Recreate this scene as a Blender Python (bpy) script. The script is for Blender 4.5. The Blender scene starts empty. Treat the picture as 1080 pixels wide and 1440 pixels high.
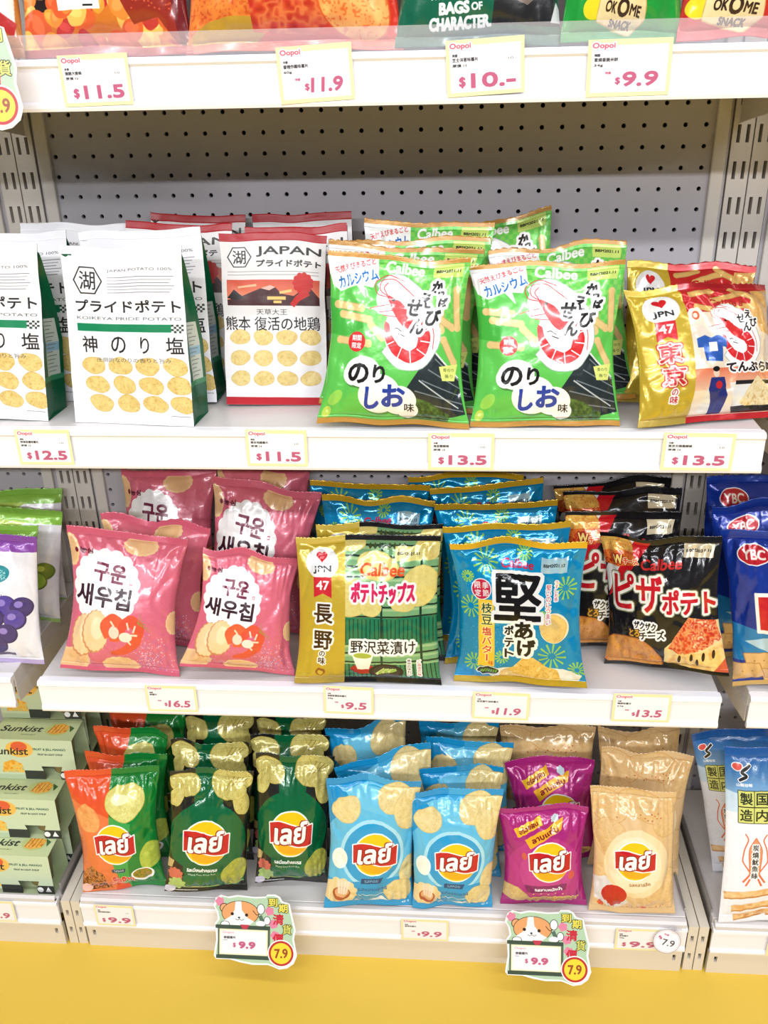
import bpy, math, random
import numpy as np
from mathutils import Matrix, Vector, Euler

C = bpy.context.scene.collection
SC = bpy.context.scene

# ------------------------------------------------------------------ camera
YAW, PITCH, ROLL, FPX = 0.07773, 0.45076, -0.02334, 1302.35
cam_data = bpy.data.cameras.new('camera')
cam_data.sensor_fit = 'HORIZONTAL'
cam_data.sensor_width = 36.0
cam_data.lens = FPX / 1080.0 * 36.0
cam_data.clip_start = 0.02
cam = bpy.data.objects.new('camera', cam_data)
C.objects.link(cam)
Fv = Vector((-math.sin(YAW) * math.cos(PITCH), math.cos(YAW) * math.cos(PITCH), -math.sin(PITCH)))
Rv = Vector((math.cos(YAW), math.sin(YAW), 0))
Uv = Rv.cross(Fv)
R2 = Rv * math.cos(ROLL) + Uv * math.sin(ROLL)
U2 = -Rv * math.sin(ROLL) + Uv * math.cos(ROLL)
Mc = Matrix((R2, U2, -Fv)).transposed().to_4x4()
Mc.translation = (0.0999, -1.2529, 1.2237)
cam.matrix_world = Mc
SC.camera = cam

# ------------------------------------------------------------------ light and exposure
SC.view_settings.view_transform = 'Standard'
SC.view_settings.look = 'None'
SC.view_settings.gamma = 1.0
SC.view_settings.use_curve_mapping = False
SC.view_settings.exposure = -0.12
world = bpy.data.worlds.new('world')
SC.world = world
world.use_nodes = True
bg = world.node_tree.nodes['Background']
bg.inputs[0].default_value = (0.90, 0.94, 1.0, 1)
bg.inputs[1].default_value = 0.15


def tube_light(x, y, z, length, width, power, rot=0.0):
    d = bpy.data.lights.new('ceiling_tube', 'AREA')
    d.shape = 'RECTANGLE'
    d.size, d.size_y = length, width
    d.energy = power
    d.color = (0.965, 0.975, 1.0)
    o = bpy.data.objects.new('ceiling_tube', d)
    o.location = (x, y, z)
    o.rotation_euler = (rot, 0, 0)
    C.objects.link(o)


for lx in (-1.9, -0.5, 0.9, 2.3):
    tube_light(lx, -0.95, 2.75, 1.2, 0.09, 9, math.radians(14))
    tube_light(lx, -2.6, 2.75, 1.2, 0.09, 20, math.radians(38))
    tube_light(lx, -4.6, 2.75, 1.2, 0.09, 36, math.radians(55))

# ------------------------------------------------------------------ measured layout (metres)
HALF = 0.45            # half of a shelf's width
YF, YB = -0.2672, -0.2877   # front of the upper shelves, of the bottom shelf
Z_TOP, Z_TWO, Z_THREE, Z_BASE = 1.2346, 0.8467, 0.4863, 0.1020
RAIL = 0.0475


# ------------------------------------------------------------------ object helpers
def link(name, me, mats=(), parent=None):
    o = bpy.data.objects.new(name, me)
    C.objects.link(o)
    for m in mats:
        if me.materials.find(m.name) < 0 and len(me.materials) < len(mats):
            me.materials.append(m)
    if parent is not None:
        o.parent = parent
    return o


def empty(name, loc=(0, 0, 0)):
    o = bpy.data.objects.new(name, None)
    o.location = loc
    o.empty_display_size = 0.02
    C.objects.link(o)
    return o


def tag(o, label=None, cat=None, group=None, kind=None):
    if label: o['label'] = label
    if cat: o['category'] = cat
    if group: o['group'] = group
    if kind: o['kind'] = kind
    return o


class MB:
    """collects polygons; build() links them as one mesh object"""
    def __init__(s):
        s.v, s.f, s.m = [], [], []

    def poly(s, pts, mi=0):
        n = len(s.v)
        s.v += [tuple(p) for p in pts]
        s.f.append(tuple(range(n, n + len(pts))))
        s.m.append(mi)

    def box(s, x0, y0, z0, x1, y1, z1, mi=0, b=0.0):
        if b <= 0:
            n = len(s.v)
            s.v += [(x, y, z) for z in (z0, z1) for y in (y0, y1) for x in (x0, x1)]
            for f in ((0, 2, 3, 1), (4, 5, 7, 6), (0, 1, 5, 4), (2, 6, 7, 3), (0, 4, 6, 2), (1, 3, 7, 5)):
                s.f.append(tuple(n + i for i in f)); s.m.append(mi)
            return
        # chamfered box: profile in y/z extruded along x with chamfered ends
        prof = [(y0 + b, z0), (y1 - b, z0), (y1, z0 + b), (y1, z1 - b), (y1 - b, z1), (y0 + b, z1), (y0, z1 - b), (y0, z0 + b)]
        cy, cz = (y0 + y1) / 2, (z0 + z1) / 2
        rings = []
        for x, k in ((x0, 1), (x0 + b, 0), (x1 - b, 0), (x1, 1)):
            n = len(s.v)
            for (y, z) in prof:
                if k:
                    y += b * (1 if y < cy else -1) * 0.8
                    z += b * (1 if z < cz else -1) * 0.8
                s.v.append((x, y, z))
            rings.append(n)
        for a, c in zip(rings, rings[1:]):
            for i in range(8):
                j = (i + 1) % 8
                s.f.append((a + i, c + i, c + j, a + j)); s.m.append(mi)
        s.f.append(tuple(rings[0] + i for i in range(8))); s.m.append(mi)
        s.f.append(tuple(rings[-1] + 7 - i for i in range(8))); s.m.append(mi)

    def extrude_x(s, prof, x0, x1, mi=0):
        """closed y/z outline extruded along x"""
        n = len(s.v); k = len(prof)
        s.v += [(x0, y, z) for y, z in prof] + [(x1, y, z) for y, z in prof]
        for i in range(k):
            j = (i + 1) % k
            s.f.append((n + i, n + k + i, n + k + j, n + j)); s.m.append(mi)
        s.f.append(tuple(n + i for i in range(k))); s.m.append(mi)
        s.f.append(tuple(n + 2 * k - 1 - i for i in range(k))); s.m.append(mi)

    def slab(s, loop, y0, y1, mi=0, mi_side=None):
        """x/z outline made into a plate between y0 (front) and y1"""
        n = len(s.v); k = len(loop)
        s.v += [(x, y0, z) for x, z in loop] + [(x, y1, z) for x, z in loop]
        s.f.append(tuple(n + i for i in range(k))); s.m.append(mi)
        s.f.append(tuple(n + 2 * k - 1 - i for i in range(k))); s.m.append(mi if mi_side is None else mi_side)
        for i in range(k):
            j = (i + 1) % k
            s.f.append((n + j, n + i, n + k + i, n + k + j)); s.m.append(mi if mi_side is None else mi_side)

    def build(s, name, mats, parent=None, smooth=False, uvbox=None):
        me = bpy.data.meshes.new(name)
        me.from_pydata(s.v, [], s.f)
        for m in mats: me.materials.append(m)
        me.polygons.foreach_set('material_index', s.m)
        if uvbox:                       # planar x/z map: (x0, z0, x1, z1)
            uv = me.uv_layers.new(name='UVMap')
            x0, z0, x1, z1 = uvbox
            for l in me.loops:
                co = me.vertices[l.vertex_index].co
                uv.data[l.index].uv = ((co.x - x0) / (x1 - x0), (co.z - z0) / (z1 - z0))
        me.validate(); me.update()
        fix_normals(me)
        if smooth:
            me.polygons.foreach_set('use_smooth', [True] * len(me.polygons))
        o = bpy.data.objects.new(name, me)
        C.objects.link(o)
        if parent is not None: o.parent = parent
        return o


def fix_normals(me):
    import bmesh
    bm = bmesh.new(); bm.from_mesh(me)
    bmesh.ops.recalc_face_normals(bm, faces=bm.faces)
    bm.to_mesh(me); bm.free()


# ------------------------------------------------------------------ materials
def mat(name, col, rough=0.5, metal=0.0, spec=0.5, bump=0.0, bscale=200.0, var=0.0, vscale=6.0, coat=0.0):
    m = bpy.data.materials.new(name); m.use_nodes = True
    nt = m.node_tree; b = nt.nodes['Principled BSDF']
    b.inputs['Base Color'].default_value = (*col, 1)
    b.inputs['Roughness'].default_value = rough
    b.inputs['Metallic'].default_value = metal
    b.inputs['Specular IOR Level'].default_value = spec
    b.inputs['Coat Weight'].default_value = coat
    tc = nt.nodes.new('ShaderNodeTexCoord')
    if var:
        n = nt.nodes.new('ShaderNodeTexNoise'); n.inputs['Scale'].default_value = vscale
        n.inputs['Detail'].default_value = 4
        nt.links.new(tc.outputs['Object'], n.inputs['Vector'])
        r = nt.nodes.new('ShaderNodeMixRGB'); r.blend_type = 'MIX'
        r.inputs[1].default_value = (*[c * (1 - var) for c in col], 1)
        r.inputs[2].default_value = (*[min(1, c * (1 + var)) for c in col], 1)
        nt.links.new(n.outputs['Fac'], r.inputs[0]); nt.links.new(r.outputs[0], b.inputs['Base Color'])
    if bump:
        n = nt.nodes.new('ShaderNodeTexNoise'); n.inputs['Scale'].default_value = bscale
        nt.links.new(tc.outputs['Object'], n.inputs['Vector'])
        bp = nt.nodes.new('ShaderNodeBump'); bp.inputs['Strength'].default_value = bump
        bp.inputs['Distance'].default_value = 0.002
        nt.links.new(n.outputs['Fac'], bp.inputs['Height']); nt.links.new(bp.outputs[0], b.inputs['Normal'])
    return m


def lin(r, g, b):
    f = lambda c: (c / 255 / 12.92) if c / 255 <= 0.04045 else ((c / 255 + 0.055) / 1.055) ** 2.4
    return (f(r), f(g), f(b))


M_WHITE = mat('white_powder_coat', lin(232, 230, 234), 0.32, bump=0.03, bscale=900, var=0.02)
M_DECK = mat('shelf_enamel', lin(214, 209, 208), 0.3, bump=0.03, bscale=800, var=0.03)
M_CREAM = mat('cream_enamel', lin(222, 212, 196), 0.38, bump=0.03, bscale=800, var=0.03)
M_PEG = mat('pegboard_enamel', lin(184, 181, 188), 0.4, bump=0.03, bscale=700, var=0.02)
M_UP = mat('upright_enamel', lin(214, 208, 202), 0.38, bump=0.03, bscale=700, var=0.02)
M_DARK = mat('hole_shade_black', lin(14, 12, 12), 0.9)  # near-black colour that stands in for shade inside holes and slots
M_PLASTIC = mat('rail_plastic', lin(243, 242, 248), 0.22, var=0.01)
M_METAL = mat('brushed_edge', lin(170, 168, 168), 0.3, metal=0.6)


def image_mat(name, img, rough=0.25, metal=0.0, bump=0.25, bscale=60.0, spec=0.5, coat=0.0):
    m = bpy.data.materials.new(name); m.use_nodes = True
    nt = m.node_tree; b = nt.nodes['Principled BSDF']
    t = nt.nodes.new('ShaderNodeTexImage'); t.image = img; t.extension = 'EXTEND'
    nt.links.new(t.outputs['Color'], b.inputs['Base Color'])
    b.inputs['Metallic'].default_value = metal
    b.inputs['Specular IOR Level'].default_value = spec
    b.inputs['Coat Weight'].default_value = coat
    b.inputs['Coat Roughness'].default_value = 0.08
    tc = nt.nodes.new('ShaderNodeTexCoord')
    n = nt.nodes.new('ShaderNodeTexNoise'); n.inputs['Scale'].default_value = bscale
    n.inputs['Detail'].default_value = 3
    nt.links.new(tc.outputs['Object'], n.inputs['Vector'])
    mr = nt.nodes.new('ShaderNodeMapRange')
    mr.inputs['To Min'].default_value = rough * 0.75; mr.inputs['To Max'].default_value = rough * 1.25
    nt.links.new(n.outputs['Fac'], mr.inputs['Value']); nt.links.new(mr.outputs[0], b.inputs['Roughness'])
    if bump:
        bp = nt.nodes.new('ShaderNodeBump'); bp.inputs['Strength'].default_value = bump
        bp.inputs['Distance'].default_value = 0.003
        nt.links.new(n.outputs['Fac'], bp.inputs['Height']); nt.links.new(bp.outputs[0], b.inputs['Normal'])
    return m


# ------------------------------------------------------------------ print engine: flat printed designs rasterised from outlines
def parity(E, w, h, wind=False):
    """even-odd (or nonzero winding) fill of edges E (n,2,2) in pixels -> bool mask h x w"""
    x0, y0, x1, y1 = E[:, 0, 0], E[:, 0, 1], E[:, 1, 0], E[:, 1, 1]
    sw = y0 > y1
    x0, x1 = np.where(sw, x1, x0), np.where(sw, x0, x1)
    y0, y1 = np.where(sw, y1, y0), np.where(sw, y0, y1)
    r0 = np.ceil(y0 - .5).astype(int).clip(0, h); r1 = np.ceil(y1 - .5).astype(int).clip(0, h)
    n = r1 - r0
    k = n > 0
    if not k.any(): return np.zeros((h, w), bool)
    x0, x1, y0, y1, r0, n, sw = x0[k], x1[k], y0[k], y1[k], r0[k], n[k], sw[k]
    idx = np.repeat(np.arange(len(n)), n)
    row = np.arange(n.sum()) - np.repeat(np.cumsum(n) - n, n) + r0[idx]
    xx = x0[idx] + (row + .5 - y0[idx]) / (y1[idx] - y0[idx]) * (x1[idx] - x0[idx])
    col = np.ceil(xx - .5).astype(int).clip(0, w)
    if wind:
        sg = np.where(sw, -1, 1)[idx]
        t = np.bincount(row * (w + 1) + col, weights=sg, minlength=h * (w + 1)).reshape(h, w + 1)
        return np.abs(np.cumsum(t, 1)[:, :w]) > .5
    t = np.bincount(row * (w + 1) + col, minlength=h * (w + 1)).reshape(h, w + 1)
    return (np.cumsum(t, 1)[:, :w] & 1).astype(bool)


def dilate(m, r):
    r = int(round(r))
    for i in range(r):
        a = m.copy()
        a[1:] |= m[:-1]; a[:-1] |= m[1:]; a[:, 1:] |= m[:, :-1]; a[:, :-1] |= m[:, 1:]
        if i % 2:
            a[1:, 1:] |= m[:-1, :-1]; a[:-1, :-1] |= m[1:, 1:]; a[1:, :-1] |= m[:-1, 1:]; a[:-1, 1:] |= m[1:, :-1]
        m = a
    return m


def erode(m, r):
    return ~dilate(~m, r)


_glyph = {}


def glyph_edges(s):
    if s in _glyph: return _glyph[s]
    cu = bpy.data.curves.new('outline', 'FONT'); cu.body = s; cu.resolution_u = 3
    ob = bpy.data.objects.new('outline', cu)
    me = ob.to_mesh()
    v = np.zeros(len(me.vertices) * 3); me.vertices.foreach_get('co', v); v = v.reshape(-1, 3)[:, :2]
    E = []
    for p in me.polygons:
        q = v[list(p.vertices)]
        nx = np.roll(q, -1, 0)
        if (q[:, 0] * nx[:, 1] - q[:, 1] * nx[:, 0]).sum() < 0: q = q[::-1]; nx = np.roll(q, -1, 0)
        E.append(np.stack([q, nx], 1))
    E = np.concatenate(E) if E else np.zeros((0, 2, 2))
    ob.to_mesh_clear(); bpy.data.objects.remove(ob); bpy.data.curves.remove(cu)
    if len(E):
        lo = E.reshape(-1, 2).min(0); hi = E.reshape(-1, 2).max(0)
        E = (E - lo) / np.maximum(hi - lo, 1e-6) - .5
        E[..., 1] *= -1
    _glyph[s] = E
    return E


def vnoise(x, y, seed=0):
    g = np.random.RandomState(seed).rand(64, 64)
    xi = np.floor(x).astype(int); yi = np.floor(y).astype(int)
    fx = x - xi; fy = y - yi
    fx = fx * fx * (3 - 2 * fx); fy = fy * fy * (3 - 2 * fy)
    a = g[yi % 64, xi % 64]; b = g[yi % 64, (xi + 1) % 64]; c = g[(yi + 1) % 64, xi % 64]; d = g[(yi + 1) % 64, (xi + 1) % 64]
    return (a * (1 - fx) + b * fx) * (1 - fy) + (c * (1 - fx) + d * fx) * fy


class Art:
    SS = 2

    def __init__(s, W, H, px=400, bg=(255, 255, 255)):
        """W x H are design units; px is the width in texture pixels"""
        s.W, s.H = W, H
        s.pw, s.ph = px, int(round(px * H / W))
        s.k = px * s.SS / W
        s.a = np.empty((s.ph * s.SS, s.pw * s.SS, 3), np.float32)
        s.a[:] = np.array(bg, np.float32)

    def _put(s, m, x0, y0, col, alpha=1.0):
        h, w = m.shape
        X0, Y0 = max(x0, 0), max(y0, 0)
        X1, Y1 = min(x0 + w, s.a.shape[1]), min(y0 + h, s.a.shape[0])
        if X1 <= X0 or Y1 <= Y0: return
        mm = m[Y0 - y0:Y1 - y0, X0 - x0:X1 - x0]
        sub = s.a[Y0:Y1, X0:X1]
        if callable(col):
            yy, xx = np.mgrid[Y0:Y1, X0:X1]
            cc = col(xx / s.k, yy / s.k)
            sub[mm] = sub[mm] * (1 - alpha) + cc[mm] * alpha
        else:
            sub[mm] = sub[mm] * (1 - alpha) + np.array(col, np.float32) * alpha

    def edges(s, E, col, bold=0, strokes=(), alpha=1.0, hollow=None, wind=False):
        """E in design units; strokes: [(colour, width units)...] outermost first"""
        if len(E) == 0: return
        E = E * s.k
        pad = int(max([bold] + [w for _, w in strokes]) * s.k + 3)
        lo = np.floor(E.reshape(-1, 2).min(0)).astype(int) - pad
        hi = np.ceil(E.reshape(-1, 2).max(0)).astype(int) + pad
        if (hi - lo).max() > 6000: return
        m = parity(E - lo, hi[0] - lo[0], hi[1] - lo[1], wind)
        if bold: m = dilate(m, bold * s.k)
        for c, w in strokes:
            s._put(dilate(m, w * s.k), lo[0], lo[1], c, alpha)
        s._put(m, lo[0], lo[1], col, alpha)
        if hollow:
            s._put(erode(m, hollow[1] * s.k), lo[0], lo[1], hollow[0], alpha)

    def poly(s, pts, col, **kw):
        p = np.array(pts, float)
        s.edges(np.stack([p, np.roll(p, -1, 0)], 1), col, **kw)

    def rect(s, x0, y0, x1, y1, col, **kw):
        s.poly([(x0, y0), (x1, y0), (x1, y1), (x0, y1)], col, **kw)

    def ell(s, cx, cy, rx, ry, col, rot=0, n=40, wob=0, seed=0, **kw):
        t = np.linspace(0, 2 * np.pi, n, endpoint=False)
        r = 1.0
        if wob:
            g = np.random.RandomState(seed)
            r = 1 + wob * sum(np.sin(t * k + g.rand() * 6.28) / k for k in (2, 3, 5))
        x, y = rx * r * np.cos(t), ry * r * np.sin(t)
        c, sn = math.cos(rot), math.sin(rot)
        s.poly(np.stack([cx + x * c - y * sn, cy + x * sn + y * c], 1), col, **kw)

    def scallop(s, cx, cy, r, n, amp, col, ry=None, **kw):
        t = np.linspace(0, 2 * np.pi, n * 10, endpoint=False)
        q = 1 + amp * np.abs(np.sin(t * n / 2))
        s.poly(np.stack([cx + r * q * np.cos(t), cy + (ry or r) * q * np.sin(t)], 1), col, **kw)

    def line(s, pts, w, col, w1=None, **kw):
        """stroke along points with a width running from w to w1 (or a list)"""
        p = np.array(pts, float)
        # smooth resample
        d = np.r_[0, np.cumsum(np.hypot(*np.diff(p, axis=0).T))]
        t = np.linspace(0, d[-1], max(8, len(p) * 6))
        q = np.stack([np.interp(t, d, p[:, 0]), np.interp(t, d, p[:, 1])], 1)
        if len(p) > 2:
            for _ in range(3):
                q[1:-1] = (q[:-2] + 2 * q[1:-1] + q[2:]) / 4
        if isinstance(w, (list, tuple)):
            ww = np.interp(t, d, w)
        else:
            ww = np.interp(t, [0, d[-1]], [w, w if w1 is None else w1])
        g = np.gradient(q, axis=0); g /= np.maximum(np.hypot(g[:, 0], g[:, 1]), 1e-9)[:, None]
        nn = np.stack([-g[:, 1], g[:, 0]], 1) * ww[:, None] / 2
        s.poly(np.r_[q + nn, (q - nn)[::-1]], col, **kw)

    def text(s, t, cx, cy, w, h, col, bold=0, rot=0, shear=0, strokes=(), alpha=1.0, bend=0.0, hollow=None):
        E = glyph_edges(t).copy()
        if len(E) == 0: return
        x = E[..., 0] * w; y = E[..., 1] * h
        x = x - shear * y
        if bend: y = y + bend * ((x / w * 2) ** 2)
        c, sn = math.cos(math.radians(rot)), math.sin(math.radians(rot))
        E = np.stack([cx + x * c + y * sn, cy - x * sn + y * c], -1)
        s.edges(E, col, bold=bold * .6, strokes=strokes, alpha=alpha, hollow=hollow, wind=True)

    def vtext(s, t, cx, y0, y1, w, col, **kw):
        st = (y1 - y0) / len(t)
        for stroke_pass in ((1, 0) if kw.get('strokes') else (0,)):
            for i, ch in enumerate(t):
                k = dict(kw)
                if not stroke_pass: k['strokes'] = ()
                s.text(ch, cx, y0 + st * (i + .5), w * (.12 if ch == 'ー' else 1), st * .86, col, **k)

    def chip(s, cx, cy, rx, ry, rot=0, seed=1, base=(232, 205, 120), edge=(205, 165, 80), wob=.1):
        b, e = np.array(base, float), np.array(edge, float)
        def f(x, y):
            n = vnoise(x * 1.1 + seed * 3, y * 1.1, seed)
            n2 = vnoise(x * .3, y * .3, seed + 7)
            k = np.clip((n > .72) * .5 + n2 * .55 - .1, 0, 1)[..., None]
            return b * (1 - k) + e * k
        s.ell(cx, cy, rx, ry, f, rot=rot, wob=wob, seed=seed, strokes=((tuple(e), max(.35, rx * .04)),))

    def food(s, cols, scale=.3, seed=3):
        cols = [np.array(c, float) for c in cols]
        def f(x, y):
            n = vnoise(x * scale, y * scale, seed) * .65 + vnoise(x * scale * 2.3, y * scale * 2.3, seed + 1) * .35
            t = np.clip((n - .2) / .6, 0, .999) * (len(cols) - 1)
            i = t.astype(int); fr = (t - i)[..., None]
            A = np.array(cols)
            return A[i] * (1 - fr) + A[np.minimum(i + 1, len(cols) - 1)] * fr
        return f

    def grad(s, c0, c1, y0, y1):
        c0, c1 = np.array(c0, float), np.array(c1, float)
        def f(x, y):
            t = np.clip((y - y0) / (y1 - y0), 0, 1)[..., None]
            return c0 * (1 - t) + c1 * t
        return f

    def stick(s, x0, y0, x1, y1, w, col=(226, 196, 132)):
        s.line([(x0, y0), (x1, y1)], w, tuple(c * .82 for c in col), strokes=())
        s.line([(x0, y0), (x1, y1)], w * .8, col)
        s.ell(x0, y0, w / 2, w / 2, col); s.ell(x1, y1, w / 2, w / 2, col)

    def image(s, name):
        S = s.SS
        a = s.a.reshape(s.ph, S, s.pw, S, 3).mean((1, 3)) / 255.0
        a = np.clip(a[::-1], 0, 1)
        out = np.ones((s.ph, s.pw, 4), np.float32); out[..., :3] = a
        im = bpy.data.images.new(name, s.pw, s.ph)
        im.pixels.foreach_set(out.ravel())
        im.update(); im.pack()
        return im


K = (20, 18, 20); WH = (250, 250, 250); RED = (205, 25, 40)


def heart(a, cx, cy, r, col):
    t = np.linspace(0, 2 * np.pi, 40, endpoint=False)
    x = 16 * np.sin(t) ** 3; y = -(13 * np.cos(t) - 5 * np.cos(2 * t) - 2 * np.cos(3 * t) - np.cos(4 * t))
    a.poly(np.stack([cx + x / 16 * r, cy + y / 16 * r], 1), col)


def shrimp(a, ox, oy, s, bg=WH):
    """red prawn curled on a white ground; s scales a 60-unit drawing"""
    T = lambda pts: [(ox + x * s, oy + y * s) for x, y in pts]
    # white ground
    a.line(T([(8, 14), (20, 6), (34, 14), (46, 28), (50, 44), (40, 58), (26, 58), (16, 48)]), 20 * s, bg, strokes=(((150, 175, 160), .5),))
    a.ell(ox + 22 * s, oy + 16 * s, 20 * s, 15 * s, bg)
    a.ell(ox + 30 * s, oy + 40 * s, 20 * s, 22 * s, bg)
    a.poly(T([(0, 22), (16, 18), (28, 34), (14, 28), (4, 27)]), bg)
    # body
    a.line(T([(12, 14), (20, 21), (28, 30), (40, 35), (46, 43), (43, 54), (33, 59), (21, 54), (14, 45), (11, 34)]),
           [2 * s, 10 * s, 12 * s, 12 * s, 11 * s, 10 * s, 9 * s, 8 * s, 7 * s, 3 * s], (214, 38, 44))
    a.poly(T([(10, 32), (14, 34), (17, 46), (12, 44)]), (214, 38, 44))
    for p, q in (((36, 34), (40, 28)), ((41, 40), (50, 37)), ((42, 46), (52, 47)), ((39, 52), (48, 57)), ((33, 53), (34, 64)), ((26, 51), (22, 60)), ((19, 47), (12, 50))):
        a.line(T([p, q]), .9 * s, WH)
    a.ell(ox + 17 * s, oy + 16.5 * s, 1.5 * s, 1.2 * s, K)
    for pts in ([(16, 16), (4, 10), (6, 2), (18, 1), (34, 12), (48, 26), (54, 40), (53, 52)], [(14, 15), (2, 13), (0, 4), (12, -2), (26, 2)],
                [(14, 20), (2, 22), (-5, 24)], [(18, 24), (4, 26)], [(22, 29), (8, 28)], [(12, 14), (8, 8), (12, 4)]):
        a.line(T(pts), .7 * s, (205, 60, 66))
    for pts in ([(26, 40), (21, 37), (18, 38)], [(28, 43), (22, 41)]):
        a.line(T(pts), .8 * s, K)


def firework(a, cx, cy, r, col=(150, 205, 90), n=12, w=1.4):
    for i in range(n):
        t = i * 2 * math.pi / n + .2
        a.line([(cx + r * .28 * math.cos(t), cy + r * .28 * math.sin(t)), (cx + r * math.cos(t), cy + r * math.sin(t))], w * .6, col, w1=w * 1.2)


def lays(a, cx, cy, r):
    """round yellow badge crossed by a red ribbon with white Thai letters"""
    a.ell(cx, cy, r, r, WH)
    a.ell(cx, cy, r * .94, r * .94, (245, 200, 20))
    a.ell(cx + r * .1, cy + r * .55, r * .7, r * .32, (238, 160, 25), alpha=.7)
    y = cy
    top = [(cx + r * x, y + r * (-.42 + .10 * math.sin(x * 3.0))) for x in np.linspace(-1.0, 1.02, 16)]
    bot = [(cx + r * x, y + r * (.42 + .10 * math.sin(x * 3.0))) for x in np.linspace(1.0, -.97, 16)]
    a.poly(top + bot, WH, bold=r * .05)
    a.poly(top + bot, (196, 22, 36))
    a.text('เลย์', cx, y - r * .06, r * 1.5, r * .86, WH, bold=r * .06, shear=.12, rot=4, strokes=(((140, 10, 24), r * .045),))


def calbee(a, cx, cy, w, h, col, **kw):
    a.text('Calbee', cx, cy, w, h, col, bold=h * .07, shear=.12, **kw)


def datebox(a, x0, y0, x1, y1, col, s):
    a.rect(x0, y0, x1, y1, col)
    a.text(s, (x0 + x1) / 2, (y0 + y1) / 2, (x1 - x0) * .8, (y1 - y0) * .2, (40, 40, 40), bold=.12)


# ------------------------------------------------------------------ printed designs (flat artwork on the packs)
ART = {}
RND = random.Random(5)


def jp_badge(a, x, y, r):
    t = np.linspace(0, 2 * np.pi, 7)[:-1]
    p = np.stack([x + r * np.cos(t), y + r * .9 * np.sin(t)], 1)
    a.poly(p, K); a.poly((p - [x, y]) * .9 + [x, y], (244, 244, 246))
    a.text('湖', x, y, r * 1.05, r * 1.05, K, bold=.25)


def art_jp():
    a = Art(100, 137, 420, (243, 242, 247))
    jp_badge(a, 21, 25, 13)
    a.text('JAPAN POTATO 100%', 65, 17, 54, 2.6, (70, 70, 75))
    for i in range(6):
        a.line([(38, 22 + 2.3 * i), (93 - (i % 3) * 2, 22 + 2.3 * i)], .55, (130, 130, 138))
    a.text('プライドポテト', 53, 44, 87, 9, K, bold=.45)
    a.text('KOIKEYA PRIDE POTATO', 53, 53.3, 87, 2.3, (70, 75, 80))
    a.rect(9, 57.5, 88, 63.5, (0, 128, 82))
    for i in range(5):
        for j in range(4):
            if (i + j) % 2 == 0: a.rect(88 + i * 2, 57.5 + j * 1.6, 90 + i * 2, 59.1 + j * 1.6, (40, 60, 50))
    for ch, x, w in (('神', 19, 13), ('の', 44, 12), ('り', 66, 7), ('塩', 90, 14)):
        a.text(ch, x, 73.5, w, 12.5, K, bold=.12)
    n = 0
    for y in (90, 105, 120):
        for x in (21, 44, 66.5, 89):
            n += 1
            a.chip(x + (y - 90) * .12, y, 9.6, 6.6, rot=.15, seed=n, base=(228, 204, 132), edge=(196, 160, 82))
    a.text('圧倒的なのりの香りと旨み', 55, 85.3, 62, 3.6, (90, 85, 80))
    a.line([(82, 129), (98, 129.6)], .5, (120, 120, 120))
    return a


def art_km():
    a = Art(100, 163, 420, (236, 234, 236))
    a.rect(0, 0, 100, 7.5, (178, 22, 34))
    jp_badge(a, 18, 22, 12)
    a.text('JAPAN', 65, 17.5, 61, 9, K, bold=.45)
    a.text('プライドポテト', 65, 28, 61, 6, K, bold=.3)
    for y in (35.5, 38.5): a.line([(6, y), (94, y)], .5, (130, 130, 135))
    a.rect(5, 43, 95, 67, a.grad((214, 82, 60), (238, 150, 110), 43, 62))
    a.poly([(5, 67), (5, 62), (20, 58), (38, 51), (47, 48), (52, 50), (58, 56), (70, 58), (84, 48), (95, 60), (95, 67)], (72, 32, 36))
    a.poly([(5, 60), (12, 52), (22, 60), (14, 62)], (30, 22, 26))
    a.poly([(38, 51), (47, 48), (52, 50), (46, 53)], (230, 190, 180))
    a.scallop(79, 46, 9, 11, .14, (205, 34, 30))
    a.line([(84, 54), (74, 60), (68, 67)], 7, (205, 34, 30), w1=5)
    a.line([(44, 60), (62, 60)], 3, (238, 205, 120)); a.line([(50, 63.6), (58, 63.6)], 2.4, (238, 205, 120))
    a.line([(16, 50), (34, 48)], 2, (238, 190, 150)); a.line([(56, 55), (68, 53)], 2.4, (238, 205, 130))
    a.text('天草大王', 48, 73, 30, 5.5, (70, 66, 70))
    n = 30
    for y in (97, 117, 137):
        for x in (16, 39, 62, 85):
            n += 1
            a.chip(x, y, 9.5, 7.2, seed=n, base=(230, 208, 140), edge=(205, 172, 98))
    a.text('熊本 復活の地鶏', 48, 84, 92, 13, K, bold=.1)
    a.rect(0, 155.5, 100, 163, (184, 24, 38))
    return a


GOLD = (196, 142, 62)


def nori_corner(a):
    a.poly([(60, 82), (78, 58), (97, 76), (99, 100), (70, 107), (52, 98)], (38, 48, 52))
    for i in range(5):
        a.line([(60 + i * 5, 92 - i * 7), (98, 98 - i * 5)], .8, (120, 130, 136))
    a.line([(78, 58), (97, 76)], 1.2, (225, 230, 228)); a.line([(68, 78), (95, 96)], 1, (190, 196, 196))
    a.poly([(50, 96), (62, 89), (74, 92), (88, 101), (86, 106), (58, 106)], a.food([(30, 60, 30), (60, 96, 44), (90, 124, 60)], .5))


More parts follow.
